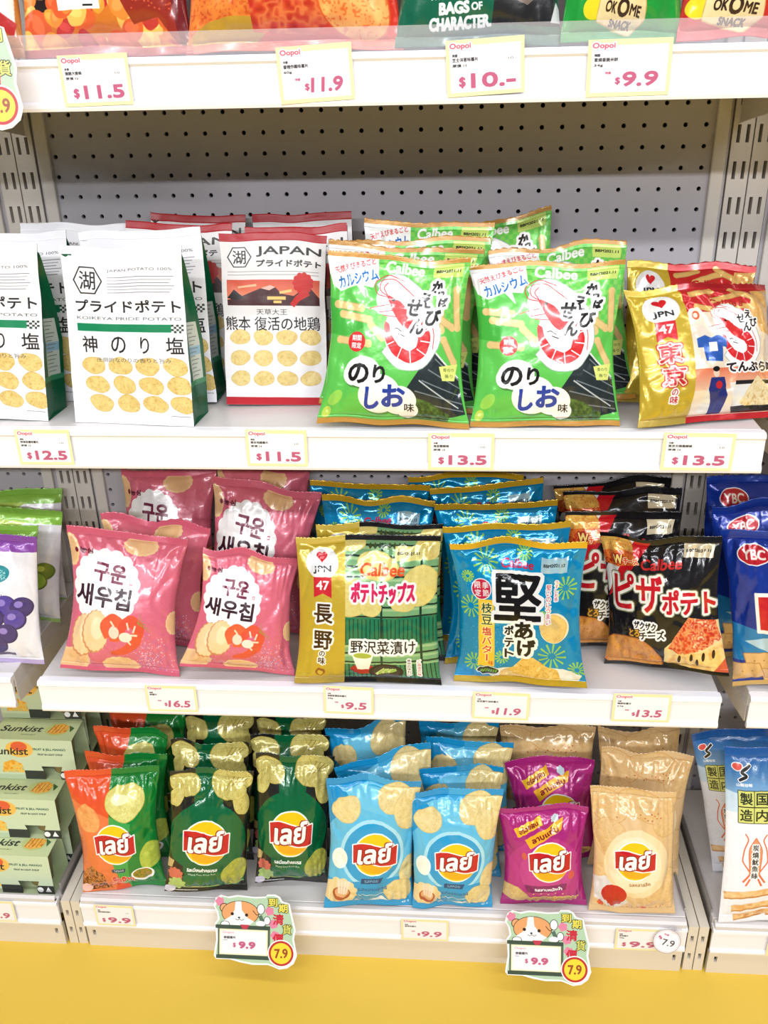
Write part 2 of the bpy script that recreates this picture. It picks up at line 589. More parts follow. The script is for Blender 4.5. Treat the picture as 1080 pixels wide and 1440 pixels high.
def art_eb():
    a = Art(100, 110, 460, (96, 196, 84))
    for i in range(20):
        for j in range(12):
            if (i + j) % 2: a.rect(36 + i * 3.2, 3 + j * 3.2, 39.2 + i * 3.2, 6.2 + j * 3.2, (124, 206, 92))
    a.poly([(0, 28), (10, 30), (30, 44), (12, 52), (0, 50)], (70, 176, 66))
    for p in ((6, 32, 24, 34), (10, 38, 30, 41), (8, 54, 30, 56), (31, 44, 40, 52), (82, 22, 84, 46), (78, 36, 92, 44), (86, 52, 94, 66), (93, 20, 96, 44)):
        a.stick(*p, 5)
    a.ell(9, 92, 4, 6, (150, 214, 90), rot=.6); a.ell(5, 102, 3, 4, (190, 214, 90))
    a.rect(0, 2, 36, 14, (246, 248, 246)); a.poly([(0, 13), (36, 13), (32, 21), (25, 20), (27, 28), (20, 20), (8, 24), (2, 20)], (246, 248, 246))
    a.text('天然えびまるごと', 19, 8, 30, 4, (220, 70, 80), rot=14, bold=.2)
    a.text('カルシウム', 21, 15.5, 29, 7, (40, 110, 190), rot=14, bold=.3, strokes=((WH, .8),))
    calbee(a, 55, 7.5, 27, 7, WH)
    datebox(a, 75, 3.5, 96, 12, (202, 226, 118), 'BBM2021.11')
    nori_corner(a)
    a.poly([(83, 69), (97, 67), (94, 78), (85, 78)], (224, 232, 130))
    a.text('青のり', 90, 71, 8, 2.2, (70, 90, 40)); a.text('香り', 90, 75, 6, 2.2, (70, 90, 40))
    shrimp(a, 33, 14, .85)
    a.ell(21, 55, 6.4, 6.4, (216, 44, 50)); a.text('期間', 21, 52.6, 7, 3.6, WH, bold=.1); a.text('限定', 21, 57.4, 7, 3.6, WH, bold=.1)
    st = ((WH, 1.7),)
    for ch, x, y, w in (('か', 79, 18, 7), ('っ', 82, 23, 4), ('ぱ', 84, 28, 5.5), ('え', 71, 27, 9), ('び', 77, 38, 10), ('せ', 63, 32, 10), ('ん', 66, 44, 9)):
        a.text(ch, x, y, w, w * (1.05 if w > 6 else 1), K, bold=.75, strokes=st, shear=.15, rot=-4)
    for x, y, rx, ry in ((27, 74, 13, 10), (40, 88, 15, 13), (54, 92, 12, 10), (60, 99, 7, 6), (20, 76, 7, 7)):
        a.ell(x + 1, y + 1.4, rx, ry, (70, 110, 60), alpha=.6)
    for x, y, rx, ry in ((27, 74, 13, 10), (40, 88, 15, 13), (54, 92, 12, 10), (60, 99, 7, 6), (20, 76, 7, 7)):
        a.ell(x, y, rx, ry, (248, 248, 246))
    a.text('の', 24, 75, 14, 12, K, bold=.9); a.text('り', 39, 75, 8, 11, K, bold=.8)
    a.text('し', 35, 91, 9, 14, (34, 62, 160), bold=1.0); a.text('お', 50, 89, 15, 14, (34, 62, 160), bold=1.0)
    a.text('味', 61, 97, 6.5, 6, K, bold=.2)
    a.rect(0, 0, 100, 3, GOLD); a.rect(0, 106.5, 100, 110, GOLD)
    a.rect(0, 105.8, 100, 106.5, (150, 150, 60))
    return a


def gold_panel(a, H, name, namecol, x1=33):
    a.rect(0, 0, x1, H, (196, 168, 52))
    a.rect(0, 0, x1, 4.5, (226, 196, 86)); a.rect(0, H - 6, x1, H, (188, 160, 70))
    a.ell(x1 * .52, 17, x1 * .34, 10.5, (236, 236, 236))
    heart(a, x1 * .52, 12.5, 3.8, RED)
    a.text('JPN', x1 * .52, 21, 12.5, 5, (40, 40, 42), bold=.3)
    a.poly([(x1 * .33, 26), (x1 * .71, 26), (x1 * .71, 40), (x1 * .52, 37), (x1 * .33, 40)], (206, 36, 48))
    a.text('47', x1 * .52, 31.5, 9, 6, WH, bold=.4)


def art_tk():
    a = Art(100, 95, 440, (238, 222, 200))
    a.rect(33, 0, 100, 22, (190, 32, 36))
    for p in ((38, 9, 55, 6), (52, 14, 75, 8), (60, 17, 80, 18), (40, 18, 50, 20), (70, 5, 84, 12)): a.stick(*p, 4.2, (222, 178, 104))
    a.poly([(84, 6), (100, 4), (100, 40), (88, 36), (80, 20)], a.food([(214, 160, 86), (232, 190, 120)], .4))
    calbee(a, 62, 15.5, 26, 5, (176, 30, 36))
    a.rect(33, 60, 100, 74, a.grad((226, 120, 84), (240, 200, 170), 60, 74))
    for i, (x, y) in enumerate(((52, 32), (56, 40), (40, 38), (86, 46))): a.scallop(x, y, 6, 7, .2, (226, 212, 196))
    shrimp(a, 49, 18, .62)
    for ch, x, y in (('せ', 72, 27), ('え', 78, 24), ('ん', 76, 33), ('び', 82, 30)): a.text(ch, x, y, 6, 6, K, bold=.4, strokes=((WH, .9),))
    a.poly([(36, 40), (42, 38), (46, 40), (52, 38), (58, 41), (57, 47), (54, 46), (53, 56), (41, 55), (40, 46), (36, 46)], (34, 84, 168))
    a.rect(44, 43, 50, 49, WH)
    a.scallop(38, 24, 5, 8, .1, (240, 226, 206)); a.ell(38, 24, 2.6, 3, (214, 90, 50)); a.ell(38, 24, 1.4, 1.7, (240, 226, 206))
    a.text('てんぷら味', 77, 60, 42, 6.5, (40, 26, 26), bold=.6, strokes=((WH, .9),))
    a.ell(48, 63, 2.4, 3, (238, 210, 190)); a.ell(48, 60.6, 2.5, 1.7, K)
    a.poly([(44, 66), (54, 66), (57, 78), (55, 90), (46, 90), (42, 76)], (38, 48, 120))
    a.poly([(38, 88), (42, 72), (45, 80), (46, 90)], (230, 226, 214)); a.ell(50, 71, 2.6, 2.6, (200, 40, 50))
    a.poly([(58, 70), (100, 68), (100, 87), (62, 87)], (236, 236, 232))
    a.poly([(60, 86), (100, 84), (100, 90), (63, 90)], (26, 24, 26)); a.rect(62, 69, 100, 71.5, (34, 32, 34))
    a.poly([(66, 84), (72, 74), (80, 66), (88, 72), (96, 82), (94, 86), (70, 86)], a.food([(232, 206, 150), (246, 232, 190), (214, 178, 110)], .5))
    gold_panel(a, 95, '', None, 33)
    a.text('東', 18, 48, 14, 12, (196, 40, 52), bold=.6, strokes=(((196, 40, 52), 1.5), ((240, 226, 190), .8)))
    a.text('京', 19.5, 63, 14, 12, (196, 40, 52), bold=.6, strokes=(((196, 40, 52), 1.5), ((240, 226, 190), .8)))
    a.text('の', 20, 73.5, 4, 4, (196, 40, 52), bold=.2, strokes=((WH, .8),)); a.text('味', 20, 78.5, 5, 5, (196, 40, 52), bold=.2, strokes=((WH, .8),))
    a.rect(33, 0, 100, 3, (170, 26, 32)); a.rect(33, 90.5, 100, 95, (196, 36, 40))
    return a


def art_kr():
    a = Art(100, 115, 440, (216, 106, 128))
    for x, y, rx, ry, r in ((2, 18, 7, 12, 0), (62, 10, 14, 7, .1), (8, 106, 17, 10, .5), (52, 108, 15, 8, .2), (99, 70, 6, 9, 0)):
        a.scallop(x, y, rx, 14, .06, (238, 198, 148), ry=ry)
        a.scallop(x, y, rx * .8, 12, .05, (232, 186, 136), ry=ry * .8)
    g = np.random.RandomState(4)
    for i in range(240):
        x, y = 78 + g.randn() * 8, 98 + g.randn() * 8
        a.ell(x, y, .5, .5, (176, 120, 178) if i % 2 else (236, 190, 206), n=6)
    for i in range(90):
        x, y = 20 + g.rand() * 70, 78 + g.rand() * 22
        a.ell(x, y, .4, .4, (238, 150, 160), n=6)
    a.scallop(35, 45, 30.5, 17, .07, WH, ry=29)
    a.ell(7, 17.5, 1.6, 2, (120, 20, 40)); a.text('농심', 15.5, 17.5, 12, 4, (96, 26, 44), bold=.35)
    a.text('구운', 38, 33, 29, 14, (112, 30, 62), bold=.9, rot=-5)
    a.rect(57, 38, 60, 41, (190, 80, 100)); a.rect(57.8, 38.8, 59.2, 40.2, WH)
    a.text('새우칩', 33, 51.5, 53, 16, (52, 22, 38), bold=1.0, rot=-3)
    for x, y in ((17, 84), (28, 80)):
        a.scallop(x, y, 12, 18, .06, (206, 140, 96), ry=17); a.scallop(x + .6, y - .6, 11.4, 18, .06, (244, 206, 156), ry=16)
        a.ell(x + 2, y - 3, 6, 9, (250, 222, 178))
    a.line([(40, 84), (36, 74), (44, 68), (52, 72), (50, 82), (42, 84)], [5, 9, 10, 10, 9, 5], (226, 96, 60))
    a.line([(52, 84), (54, 72), (62, 68), (70, 74), (66, 86), (56, 94), (44, 97)], [5, 8, 10, 10, 9, 7, 3], (222, 84, 56))
    for p in ((42, 70, 46, 74), (58, 70, 60, 76), (66, 72, 64, 78), (68, 80, 62, 80), (62, 88, 58, 84)):
        a.line([(p[0], p[1]), (p[2], p[3])], 1.6, (252, 214, 186))
    a.ell(46, 79, 5, 5, (250, 216, 190)); a.ell(57, 82, 6, 4, (252, 226, 204))
    for i in range(6): a.line([(68, 70), (70 + i * 2, 62 + i * 3)], .4, (150, 150, 70))
    a.rect(0, 0, 100, 5, (214, 96, 118)); a.rect(0, 112, 100, 115, (214, 96, 118))
    return a


def art_ng():
    a = Art(100, 104, 460, (122, 172, 120))
    for i in range(15):
        y = 6 + i * 6.6
        a.line([(33, y), (55, y + RND.uniform(-.5, .5)), (100, y + RND.uniform(-1, 1))], 1.2, (26, 48, 36))
        a.rect(33, y + 1, 100, y + 2.6, (176, 208, 150), alpha=.7)
    a.rect(33, 53, 100, 72, (30, 122, 84))
    for i in range(24): a.line([(34 + i * 3, 54), (34 + i * 3 + RND.uniform(-.5, .5), 71)], .8, (20, 72, 52))
    a.rect(33, 87, 100, 100, (60, 132, 90))
    for i in range(24): a.line([(34 + i * 3, 87), (34.6 + i * 3, 100)], .8, (20, 60, 44))
    for x in (60, 88): a.line([(x, 5), (x, 100)], 1.6, (22, 60, 44))
    for x, y, rx, ry, r in ((40, 5, 8, 5, 0), (92, 8, 9, 7, 0), (57, 19, 14, 9, .1), (38, 40, 12, 13, .3), (88, 32, 13, 13, .2), (76, 42, 9, 7, 0), (52, 45, 8, 7, 0)):
        a.chip(x, y, rx, ry, rot=r, seed=int(x), base=(228, 214, 134), edge=(214, 194, 108))
    for i in range(8): a.poly([(50 + i * 3.4, 6.5), (51.6 + i * 3.4, 4.6), (53.2 + i * 3.4, 6.5), (51.6 + i * 3.4, 8.4)], (60, 80, 50))
    calbee(a, 60.5, 21, 31, 8, (226, 78, 28))
    a.text('ポテトチップス', 61, 36, 45, 13, (214, 34, 92), bold=.9, strokes=((WH, 1.5),))
    a.text('野沢菜漬け', 61, 74, 46, 9.5, K, bold=.25, strokes=((WH, 1.6),))
    a.ell(47, 91, 9, 4, (176, 34, 34)); a.poly([(39, 80), (54, 80), (51, 91), (43, 91)], (244, 242, 230)); a.ell(46.5, 80, 7.6, 2.8, (250, 248, 236)); a.ell(46.5, 80.3, 6.4, 2, (170, 184, 70))
    a.ell(63, 93, 12, 6.4, (34, 28, 30)); a.ell(63, 93, 9.6, 4.8, (58, 52, 50))
    for i in range(6): a.line([(56 + i * 2, 96 - i * .6), (62 + i * 1.6, 91)], 2.2, (150, 190, 84) if i % 2 else (206, 222, 150))
    a.vtext('信州の味わい', 79, 83, 97, 2.4, K, strokes=((WH, .8),)); a.vtext('ご当地の味', 86, 84, 97, 2.4, (170, 40, 50), strokes=((WH, .8),))
    datebox(a, 69, 6.5, 88, 15.5, (228, 220, 140), 'BBM2021.11')
    a.rect(33, 0, 100, 3.6, (24, 22, 24)); a.rect(33, 99, 100, 104, (24, 26, 26))
    gold_panel(a, 104, '', None, 34)
    a.text('長', 18, 51, 13, 13, (66, 40, 20), bold=.5, strokes=((WH, 1.3),)); a.text('野', 18, 70, 13, 13, (66, 40, 20), bold=.5, strokes=((WH, 1.3),))
    a.text('の', 17.5, 80, 4, 4, (66, 40, 20), bold=.2, strokes=((WH, .8),)); a.text('味', 17.5, 85.4, 5, 5, (66, 40, 20), bold=.2, strokes=((WH, .8),))
    a.ell(17, 94, 3.4, 3, (150, 90, 30)); a.ell(17, 94.5, 2, 1.8, (210, 180, 60))
    return a


def art_bk():
    a = Art(100, 117, 460, (0, 140, 196))
    for x, y, r in ((25, 15, 10), (55, 9, 6), (11, 50, 9), (88, 34, 9), (77, 88, 11), (95, 101, 7), (37, 90, 6), (14, 96, 8), (10, 26, 5), (70, 55, 4)):
        firework(a, x, y, r)
    g = np.random.RandomState(2)
    for i in range(260): a.ell(g.rand() * 36 if i % 2 else 30 + g.rand() * 14, 24 + g.rand() * 76, .28, .28, (140, 200, 220), n=6)
    calbee(a, 50, 17, 25, 6.4, (196, 30, 74))
    datebox(a, 68, 11, 88, 22.5, (172, 208, 224), 'BBM2021.12')
    a.ell(20.5, 36, 8.4, 8.4, WH); a.ell(20.5, 36, 7.6, 7.6, (206, 40, 74))
    a.text('季節', 23.6, 36, 4.6, 11, WH, bold=.1) if False else None
    a.vtext('季節', 24, 30, 42, 5, WH, bold=.2); a.vtext('限定', 17.5, 30, 42, 5, WH, bold=.2)
    a.rect(17.5, 44, 31, 99, (244, 202, 62))
    a.vtext('枝豆', 24.5, 46, 64, 9, (30, 70, 50), bold=.15, strokes=(((252, 236, 160), .7),))
    a.vtext('塩バター', 24.5, 65, 95, 8, (206, 40, 50), bold=.15, strokes=(((252, 236, 160), .7),))
    a.text('味', 28, 96, 4, 4, (206, 40, 50))
    a.ell(80, 65, 11.5, 12, (250, 240, 210)); a.chip(79, 65, 10.4, 10.8, seed=9, base=(236, 206, 130), edge=(222, 180, 100))
    a.vtext('堅いのにうまい', 75, 31, 62, 3.6, (196, 40, 60), strokes=((WH, .8),)); a.vtext('うすしお感', 81, 28, 44, 2.6, (196, 40, 60), strokes=((WH, .8),))
    a.poly([(22, 102), (40, 100), (60, 96), (84, 100), (98, 106), (94, 112), (30, 112)], (236, 238, 236))
    a.poly([(34, 112), (36, 104), (46, 98), (54, 89), (62, 89), (70, 96), (80, 101), (82, 112)], a.food([(216, 168, 70), (240, 206, 116), (228, 186, 92), (248, 224, 150)], .35, 5))
    a.text('堅', 50, 42, 37, 33, K, bold=1.6, strokes=((WH, 3.0),))
    a.text('あ', 55, 67, 14, 13, K, bold=1.1, strokes=((WH, 2.4),)); a.text('げ', 57, 81, 14, 13, K, bold=1.1, strokes=((WH, 2.4),))
    for ch, y in (('ポ', 67), ('テ', 77), ('ト', 86)): a.text(ch, 43, y, 7, 7, K, bold=.5, strokes=((WH, 1.4),))
    a.ell(26, 103.5, 9.4, 4.4, WH); a.ell(26, 103.5, 8.6, 3.8, (30, 46, 34))
    for i in range(7): a.line([(20 + i * 2, 105), (22 + i * 1.8, 102)], 1.3, (120, 170, 70))
    a.rect(0, 0, 100, 5, (222, 176, 40)); a.rect(0, 111.5, 100, 117, (196, 164, 46))
    return a


def art_pz():
    a = Art(100, 115, 460, (26, 24, 27))
    a.poly([(18, 0), (44, 0), (30, 20), (14, 34), (2, 48), (0, 30)], (226, 226, 226)); a.poly([(32, 0), (46, 0), (20, 36), (2, 52), (6, 40)], (196, 24, 36)) 
    a.chip(14, 10, 15, 10, rot=.2, seed=3, base=(236, 190, 92), edge=(200, 110, 50))
    a.poly([(0, 14), (28, 12), (34, 22), (14, 26), (0, 24)], a.food([(176, 40, 24), (226, 130, 50), (206, 60, 34)], .5))
    a.text('W', 14, 20, 8, 7, (252, 226, 130), bold=.6, strokes=(((150, 20, 20), .8),)); a.text('チーズ', 26, 20, 14, 5, (230, 70, 40), bold=.4, rot=8, strokes=(((250, 230, 190), .5),))
    calbee(a, 53, 21, 35, 9, (206, 40, 36))
    datebox(a, 71, 6, 95, 16.5, (226, 212, 180), 'BBM2021.11')
    st = (((236, 232, 220), 2.4), ((120, 120, 90), .6), ((236, 232, 220), .01))
    a.chip(23, 103, 25, 19, rot=.25, seed=12, base=(224, 156, 74), edge=(190, 110, 44))
    a.poly([(50, 108), (53, 92), (62, 84), (76, 66), (100, 68), (101, 112), (80, 114)], (240, 216, 150))
    a.poly([(56, 92), (62, 82), (76, 64), (98, 68), (100, 84), (84, 92), (66, 98)], a.food([(196, 56, 36), (226, 96, 50), (238, 170, 110), (210, 60, 40), (244, 206, 150)], .28, 8))
    a.poly([(50, 108), (60, 98), (84, 94), (100, 86), (101, 114), (80, 114)], a.food([(238, 190, 100), (246, 214, 140), (226, 160, 80)], .2, 4))
    for x, y in ((64, 102), (74, 100), (84, 98), (92, 96), (78, 104)): a.ell(x, y, 1.2, 4, (40, 22, 20), rot=.25)
    a.text('ピザ', 31, 46, 44, 30, (200, 26, 40), bold=1.1, strokes=(((110, 116, 84), 3.0), ((244, 240, 230), 2.2)))
    a.text('ポテト', 76, 52, 44, 19, (200, 26, 40), bold=1.0, strokes=(((110, 116, 84), 2.6), ((244, 240, 230), 1.9)))
    a.text('ザクザク', 37, 73, 20, 6, K, bold=.3, rot=-4, strokes=((WH, 1.4),)); a.text('チーズ', 43, 81, 22, 7, K, bold=.4, rot=5, strokes=((WH, 1.5),))
    a.text('とろ', 27, 80, 9, 6, (230, 170, 60), bold=.4, strokes=(((90, 60, 30), .8),))
    a.poly([(86, 115), (100, 100), (100, 115)], (214, 96, 60))
    a.rect(0, 0, 100, 3, (22, 20, 22)); a.rect(0, 112, 100, 115, (18, 16, 18))
    return a


def art_yb():
    a = Art(100, 125, 360, (22, 52, 150))
    a.poly([(0, 70), (30, 76), (60, 68), (100, 74), (100, 100), (0, 100)], (40, 130, 190))
    a.poly([(10, 84), (40, 78), (50, 88), (80, 82), (100, 88), (100, 96), (30, 92)], (220, 236, 244), alpha=.8)
    a.ell(24, 17, 13.5, 8, WH); a.ell(24, 17, 12.5, 7.2, (186, 28, 44)); a.text('YBC', 24, 17, 18, 7, (244, 236, 226), bold=.35, hollow=None)
    a.rect(22, 46, 104, 76, WH, bold=1.0); a.rect(24, 48, 104, 74, (206, 30, 44))
    pass
    for x, y, r in ((26, 100, .2), (60, 108, -.1), (88, 98, .3), (40, 114, 0), (8, 110, .3)):
        a.poly([(x - 17, y - 6), (x + 14, y - 8), (x + 18, y + 6), (x - 13, y + 9)], (226, 184, 126), strokes=(((176, 120, 70), .6),))
        for i in range(3): a.ell(x - 8 + i * 8, y, .7, .5, (150, 100, 56), n=8)
    a.rect(0, 0, 100, 3.5, (28, 62, 160)); a.rect(0, 121, 100, 125, (206, 170, 110))
    return a


def art_gr(green=False):
    band = (138, 190, 74) if green else (138, 74, 168)
    a = Art(100, 110, 360, (236, 236, 244))
    a.rect(0, 0, 100, 13, band); a.rect(0, 106, 100, 110, (190, 170, 214) if not green else (170, 206, 120))
    if green: a.poly([(0, 10), (70, 12), (40, 30), (0, 34)], (176, 204, 84))
    a.ell(64, 31, 15, 7.4, (46, 140, 150), rot=-.12, wob=.04)
    a.text('FRUIT', 64, 31, 20, 4, (190, 224, 226), bold=.2, rot=6) if False else None
    g = np.random.RandomState(8)
    for i in range(160): a.ell(64 + (g.rand() - .5) * 22, 31 + (g.rand() - .5) * 8, .5, .4, (170, 216, 220), n=6)
    a.text('과일젤리', 60, 48, 24, 2.6, (70, 60, 80))
    c1, c2 = ((150, 186, 60), (196, 214, 90)) if green else ((92, 74, 158), (150, 130, 206))
    for i, (x, y) in enumerate(((20, 56), (38, 54), (56, 54), (74, 56), (88, 58), (12, 66), (28, 66), (46, 66), (64, 66), (82, 68), (20, 78), (38, 78), (56, 78), (74, 80), (30, 90), (48, 90), (64, 90))):
        k = .75 if i % 3 else 1
        a.ell(x, y, 9.5, 8.6, tuple(v * .62 for v in c1)); a.ell(x - .6, y - .6, 8.6, 7.8, tuple(v * k for v in c1)); a.ell(x - 2.6, y - 2.6, 3.6, 2.8, c2)
    a.rect(30, 98, 78, 101, (90, 80, 110)); 
    return a


def art_lo():
    a = Art(100, 153, 380, (226, 84, 44))
    a.poly([(0, 30), (60, 60), (40, 153), (0, 153)], (232, 122, 70))
    a.poly([(50, 0), (100, 0), (100, 153), (58, 153), (40, 100), (44, 50)], (20, 128, 52))
    a.poly([(44, 50), (70, 60), (62, 110), (58, 153), (44, 120), (40, 90)], (70, 170, 84), alpha=.8)
    a.chip(64, 36, 22, 20, rot=.3, seed=3, base=(226, 222, 140), edge=(204, 190, 96)); a.ell(58, 32, 10, 6, (240, 238, 190))
    a.chip(18, 52, 13, 17, rot=-.3, seed=5, base=(238, 172, 104), edge=(224, 132, 70))
    a.chip(90, 104, 13, 16, rot=.4, seed=6, base=(190, 204, 84), edge=(150, 176, 60))
    lays(a, 48, 84, 25)
    a.ell(77, 127, 14, 10, WH); a.ell(77, 126, 11.5, 7.6, a.food([(90, 96, 30), (150, 150, 50), (190, 110, 40)], .6))
    a.poly([(0, 124), (14, 112), (28, 122), (36, 150), (0, 150)], a.food([(70, 30, 20), (170, 90, 40), (216, 140, 80), (60, 30, 20)], .3))
    a.ell(6, 146, 7, 6, (238, 190, 176))
    a.poly([(40, 116), (58, 115), (56, 121), (40, 121)], (20, 70, 100)); a.text('คิวอาร์', 49, 118, 12, 3, WH) if False else a.text('รสซอส', 49, 118, 12, 3, WH)
    a.text('จี๊ดจ๊าด', 52, 132, 26, 8, (214, 40, 30), bold=.6, strokes=(((250, 200, 150), .5),)); a.line([(38, 139), (68, 139)], .8, (250, 220, 190))
    return a


def art_lg():
    a = Art(100, 160, 380, (30, 32, 30))
    a.ell(48, 84, 50, 50, (4, 100, 58)); a.rect(22, 112, 90, 150, (4, 92, 54)); a.poly([(20, 130), (98, 118), (96, 146), (60, 156), (24, 154)], (6, 108, 62))
    a.rect(30, 0, 66, 40, (6, 96, 56))
    a.line([(22, 153), (60, 155), (96, 144)], 1.2, (204, 196, 120))
    for x, y, rx, ry, r, s in ((18, 16, 19, 12, .3, 1), (8, 30, 8, 14, .4, 2), (70, 14, 19, 16, .3, 3), (84, 8, 17, 10, .4, 4), (88, 34, 9, 19, -.3, 5), (80, 22, 14, 9, 0, 6)):
        a.chip(x, y, rx, ry, rot=r, seed=s, base=(216, 206, 126), edge=(176, 160, 76))
    for i in range(4): a.line([(68 + i * 6, 20 - i * 2), (78 + i * 5, 6 + i)], .9, (150, 130, 60))
    lays(a, 47, 84, 29)
    a.text('รสเมี่ยงคำครบรส', 44, 120, 38, 5.5, WH, bold=.45); a.text('Miang Kam Krob Ros', 44, 127.5, 34, 3.6, WH, bold=.1)
    a.chip(84, 128, 15, 20, rot=.5, seed=8, base=(196, 196, 84), edge=(150, 156, 60))
    a.poly([(0, 108), (20, 116), (22, 160), (0, 160)], (40, 36, 38))
    a.scallop(11, 130, 8, 9, .2, (214, 110, 92)); a.scallop(14, 145, 9, 8, .25, (176, 204, 120)); a.ell(6, 155, 7, 5, (206, 200, 216)); a.poly([(0, 112), (8, 112), (6, 122), (0, 124)], (210, 180, 120))
    a.line([(6, 157), (40, 158)], .6, WH)
    return a


def art_lb():
    a = Art(100, 160, 380, (24, 146, 204))
    a.ell(50, 86, 58, 62, (96, 188, 226)); a.ell(50, 84, 38, 40, (170, 222, 240)); a.ell(50, 84, 34, 36, (40, 156, 210))
    a.poly([(20, 14), (60, 4), (70, 20), (66, 40), (40, 34), (28, 30)], (110, 196, 230)); a.rect(44, 0, 80, 12, (60, 166, 214))
    a.poly([(0, 120), (100, 112), (100, 160), (0, 160)], (34, 154, 210))
    for x, y, rx, ry, r, s in ((20, 34, 15, 15, .1, 1), (74, 20, 18, 18, .2, 2), (88, 36, 14, 22, -.4, 3), (94, 108, 10, 18, .3, 4), (82, 134, 15, 17, .6, 5), (96, 16, 12, 8, .3, 7)):
        a.chip(x, y, rx, ry, rot=r, seed=s, base=(234, 216, 158), edge=(212, 186, 116))
    lays(a, 53, 84, 26)
    a.ell(12, 92, 9, 13, (246, 248, 240)); a.ell(12, 92, 6, 9, a.food([(232, 240, 220), (250, 250, 246)], .8)); 
    a.scallop(16, 134, 17, 11, .12, (238, 214, 160)); a.ell(17, 136, 10, 10, (176, 84, 50)); a.ell(17, 134, 8, 7, (226, 170, 120))
    for i in range(4): a.line([(12 + i * 4, 118), (14 + i * 2.4, 136)], 3, (248, 222, 200), w1=2)
    a.poly([(38, 113), (64, 113), (61, 120), (38, 120)], (16, 70, 120)); a.text('รสหอย', 50, 116.5, 16, 3.6, (150, 200, 230), bold=.1)
    a.text('รสหอยเชลล์', 52, 128, 34, 5, (20, 90, 150), bold=.2); a.line([(36, 137), (66, 138)], 1, (210, 236, 246))
    a.poly([(46, 148), (60, 143), (72, 148), (60, 152)], (236, 240, 234)); a.ell(36, 150, 5, 3, (236, 230, 214)); a.text('48 g', 90, 155, 9, 3, WH, rot=20)
    return a


def art_lp():
    a = Art(100, 140, 380, (172, 38, 122))
    a.ell(50, 84, 48, 50, (186, 48, 134)); a.ell(52, 80, 34, 34, (196, 62, 142))
    a.poly([(14, 24), (46, 10), (48, 20), (18, 34)], (238, 186, 44)); a.poly([(26, 36), (72, 14), (70, 26), (32, 48)], (238, 176, 40))
    a.text('อร่อยฟิน', 31, 22, 24, 6, (130, 30, 30), rot=24, bold=.5); a.text('ลาบแซ่บ', 50, 31, 34, 7, (130, 30, 30), rot=24, bold=.6)
    a.scallop(62, 14, 4, 6, .2, (200, 220, 230))
    lays(a, 56, 66, 26)
    a.poly([(24, 98), (78, 96), (76, 106), (28, 110)], (120, 30, 90), alpha=.8); a.text('รสลาบหมักน้ำ', 54, 103, 34, 5, WH, bold=.4)
    for i in range(5): a.ell(36 + i * 9, 112 - (i % 2) * 1.5, 1, 1, (244, 210, 160))
    a.chip(12, 116, 20, 11, rot=.5, seed=2, base=(226, 196, 132), edge=(196, 156, 96))
    a.ell(58, 124, 34, 8, (228, 190, 110)); a.ell(58, 125, 30, 6, a.food([(180, 130, 70), (226, 180, 110), (150, 90, 50)], .5))
    a.ell(84, 86, 4, 6, (214, 90, 80)); a.ell(24, 58, 3, 5, (208, 90, 70))
    return a


def art_le():
    a = Art(100, 162, 380, (226, 190, 140))
    for x, y, rx, ry, s in ((16, 20, 26, 17, 1), (62, 18, 30, 15, 2), (92, 30, 20, 24, 3), (20, 56, 20, 22, 4), (84, 120, 20, 26, 5), (10, 110, 14, 20, 7)):
        a.chip(x, y, rx, ry, rot=.3, seed=s, base=(230, 196, 142), edge=(214, 168, 106), wob=.06)
    a.ell(52, 88, 40, 44, (244, 220, 176)); a.ell(50, 88, 33, 36, (248, 230, 196))
    lays(a, 50, 82, 25)
    a.text('รสคลาสสิค', 56, 112, 26, 4.6, (150, 96, 50), bold=.2)
    a.poly([(0, 110), (14, 106), (36, 128), (44, 142), (30, 156), (4, 140)], (226, 222, 222)); a.ell(26, 130, 15, 15, (200, 26, 30)); a.ell(27, 142, 8, 7, (190, 24, 28))
    g = np.random.RandomState(6)
    for i in range(26): a.ell(20 + g.rand() * 70, 24 + g.rand() * 8 if i % 2 else 146 + g.rand() * 8, .9, .7, (176, 80, 40), n=8)
    for x, y in ((12, 148), (52, 152), (62, 150)): a.scallop(x, y, 3, 5, .3, (216, 90, 50))
    return a


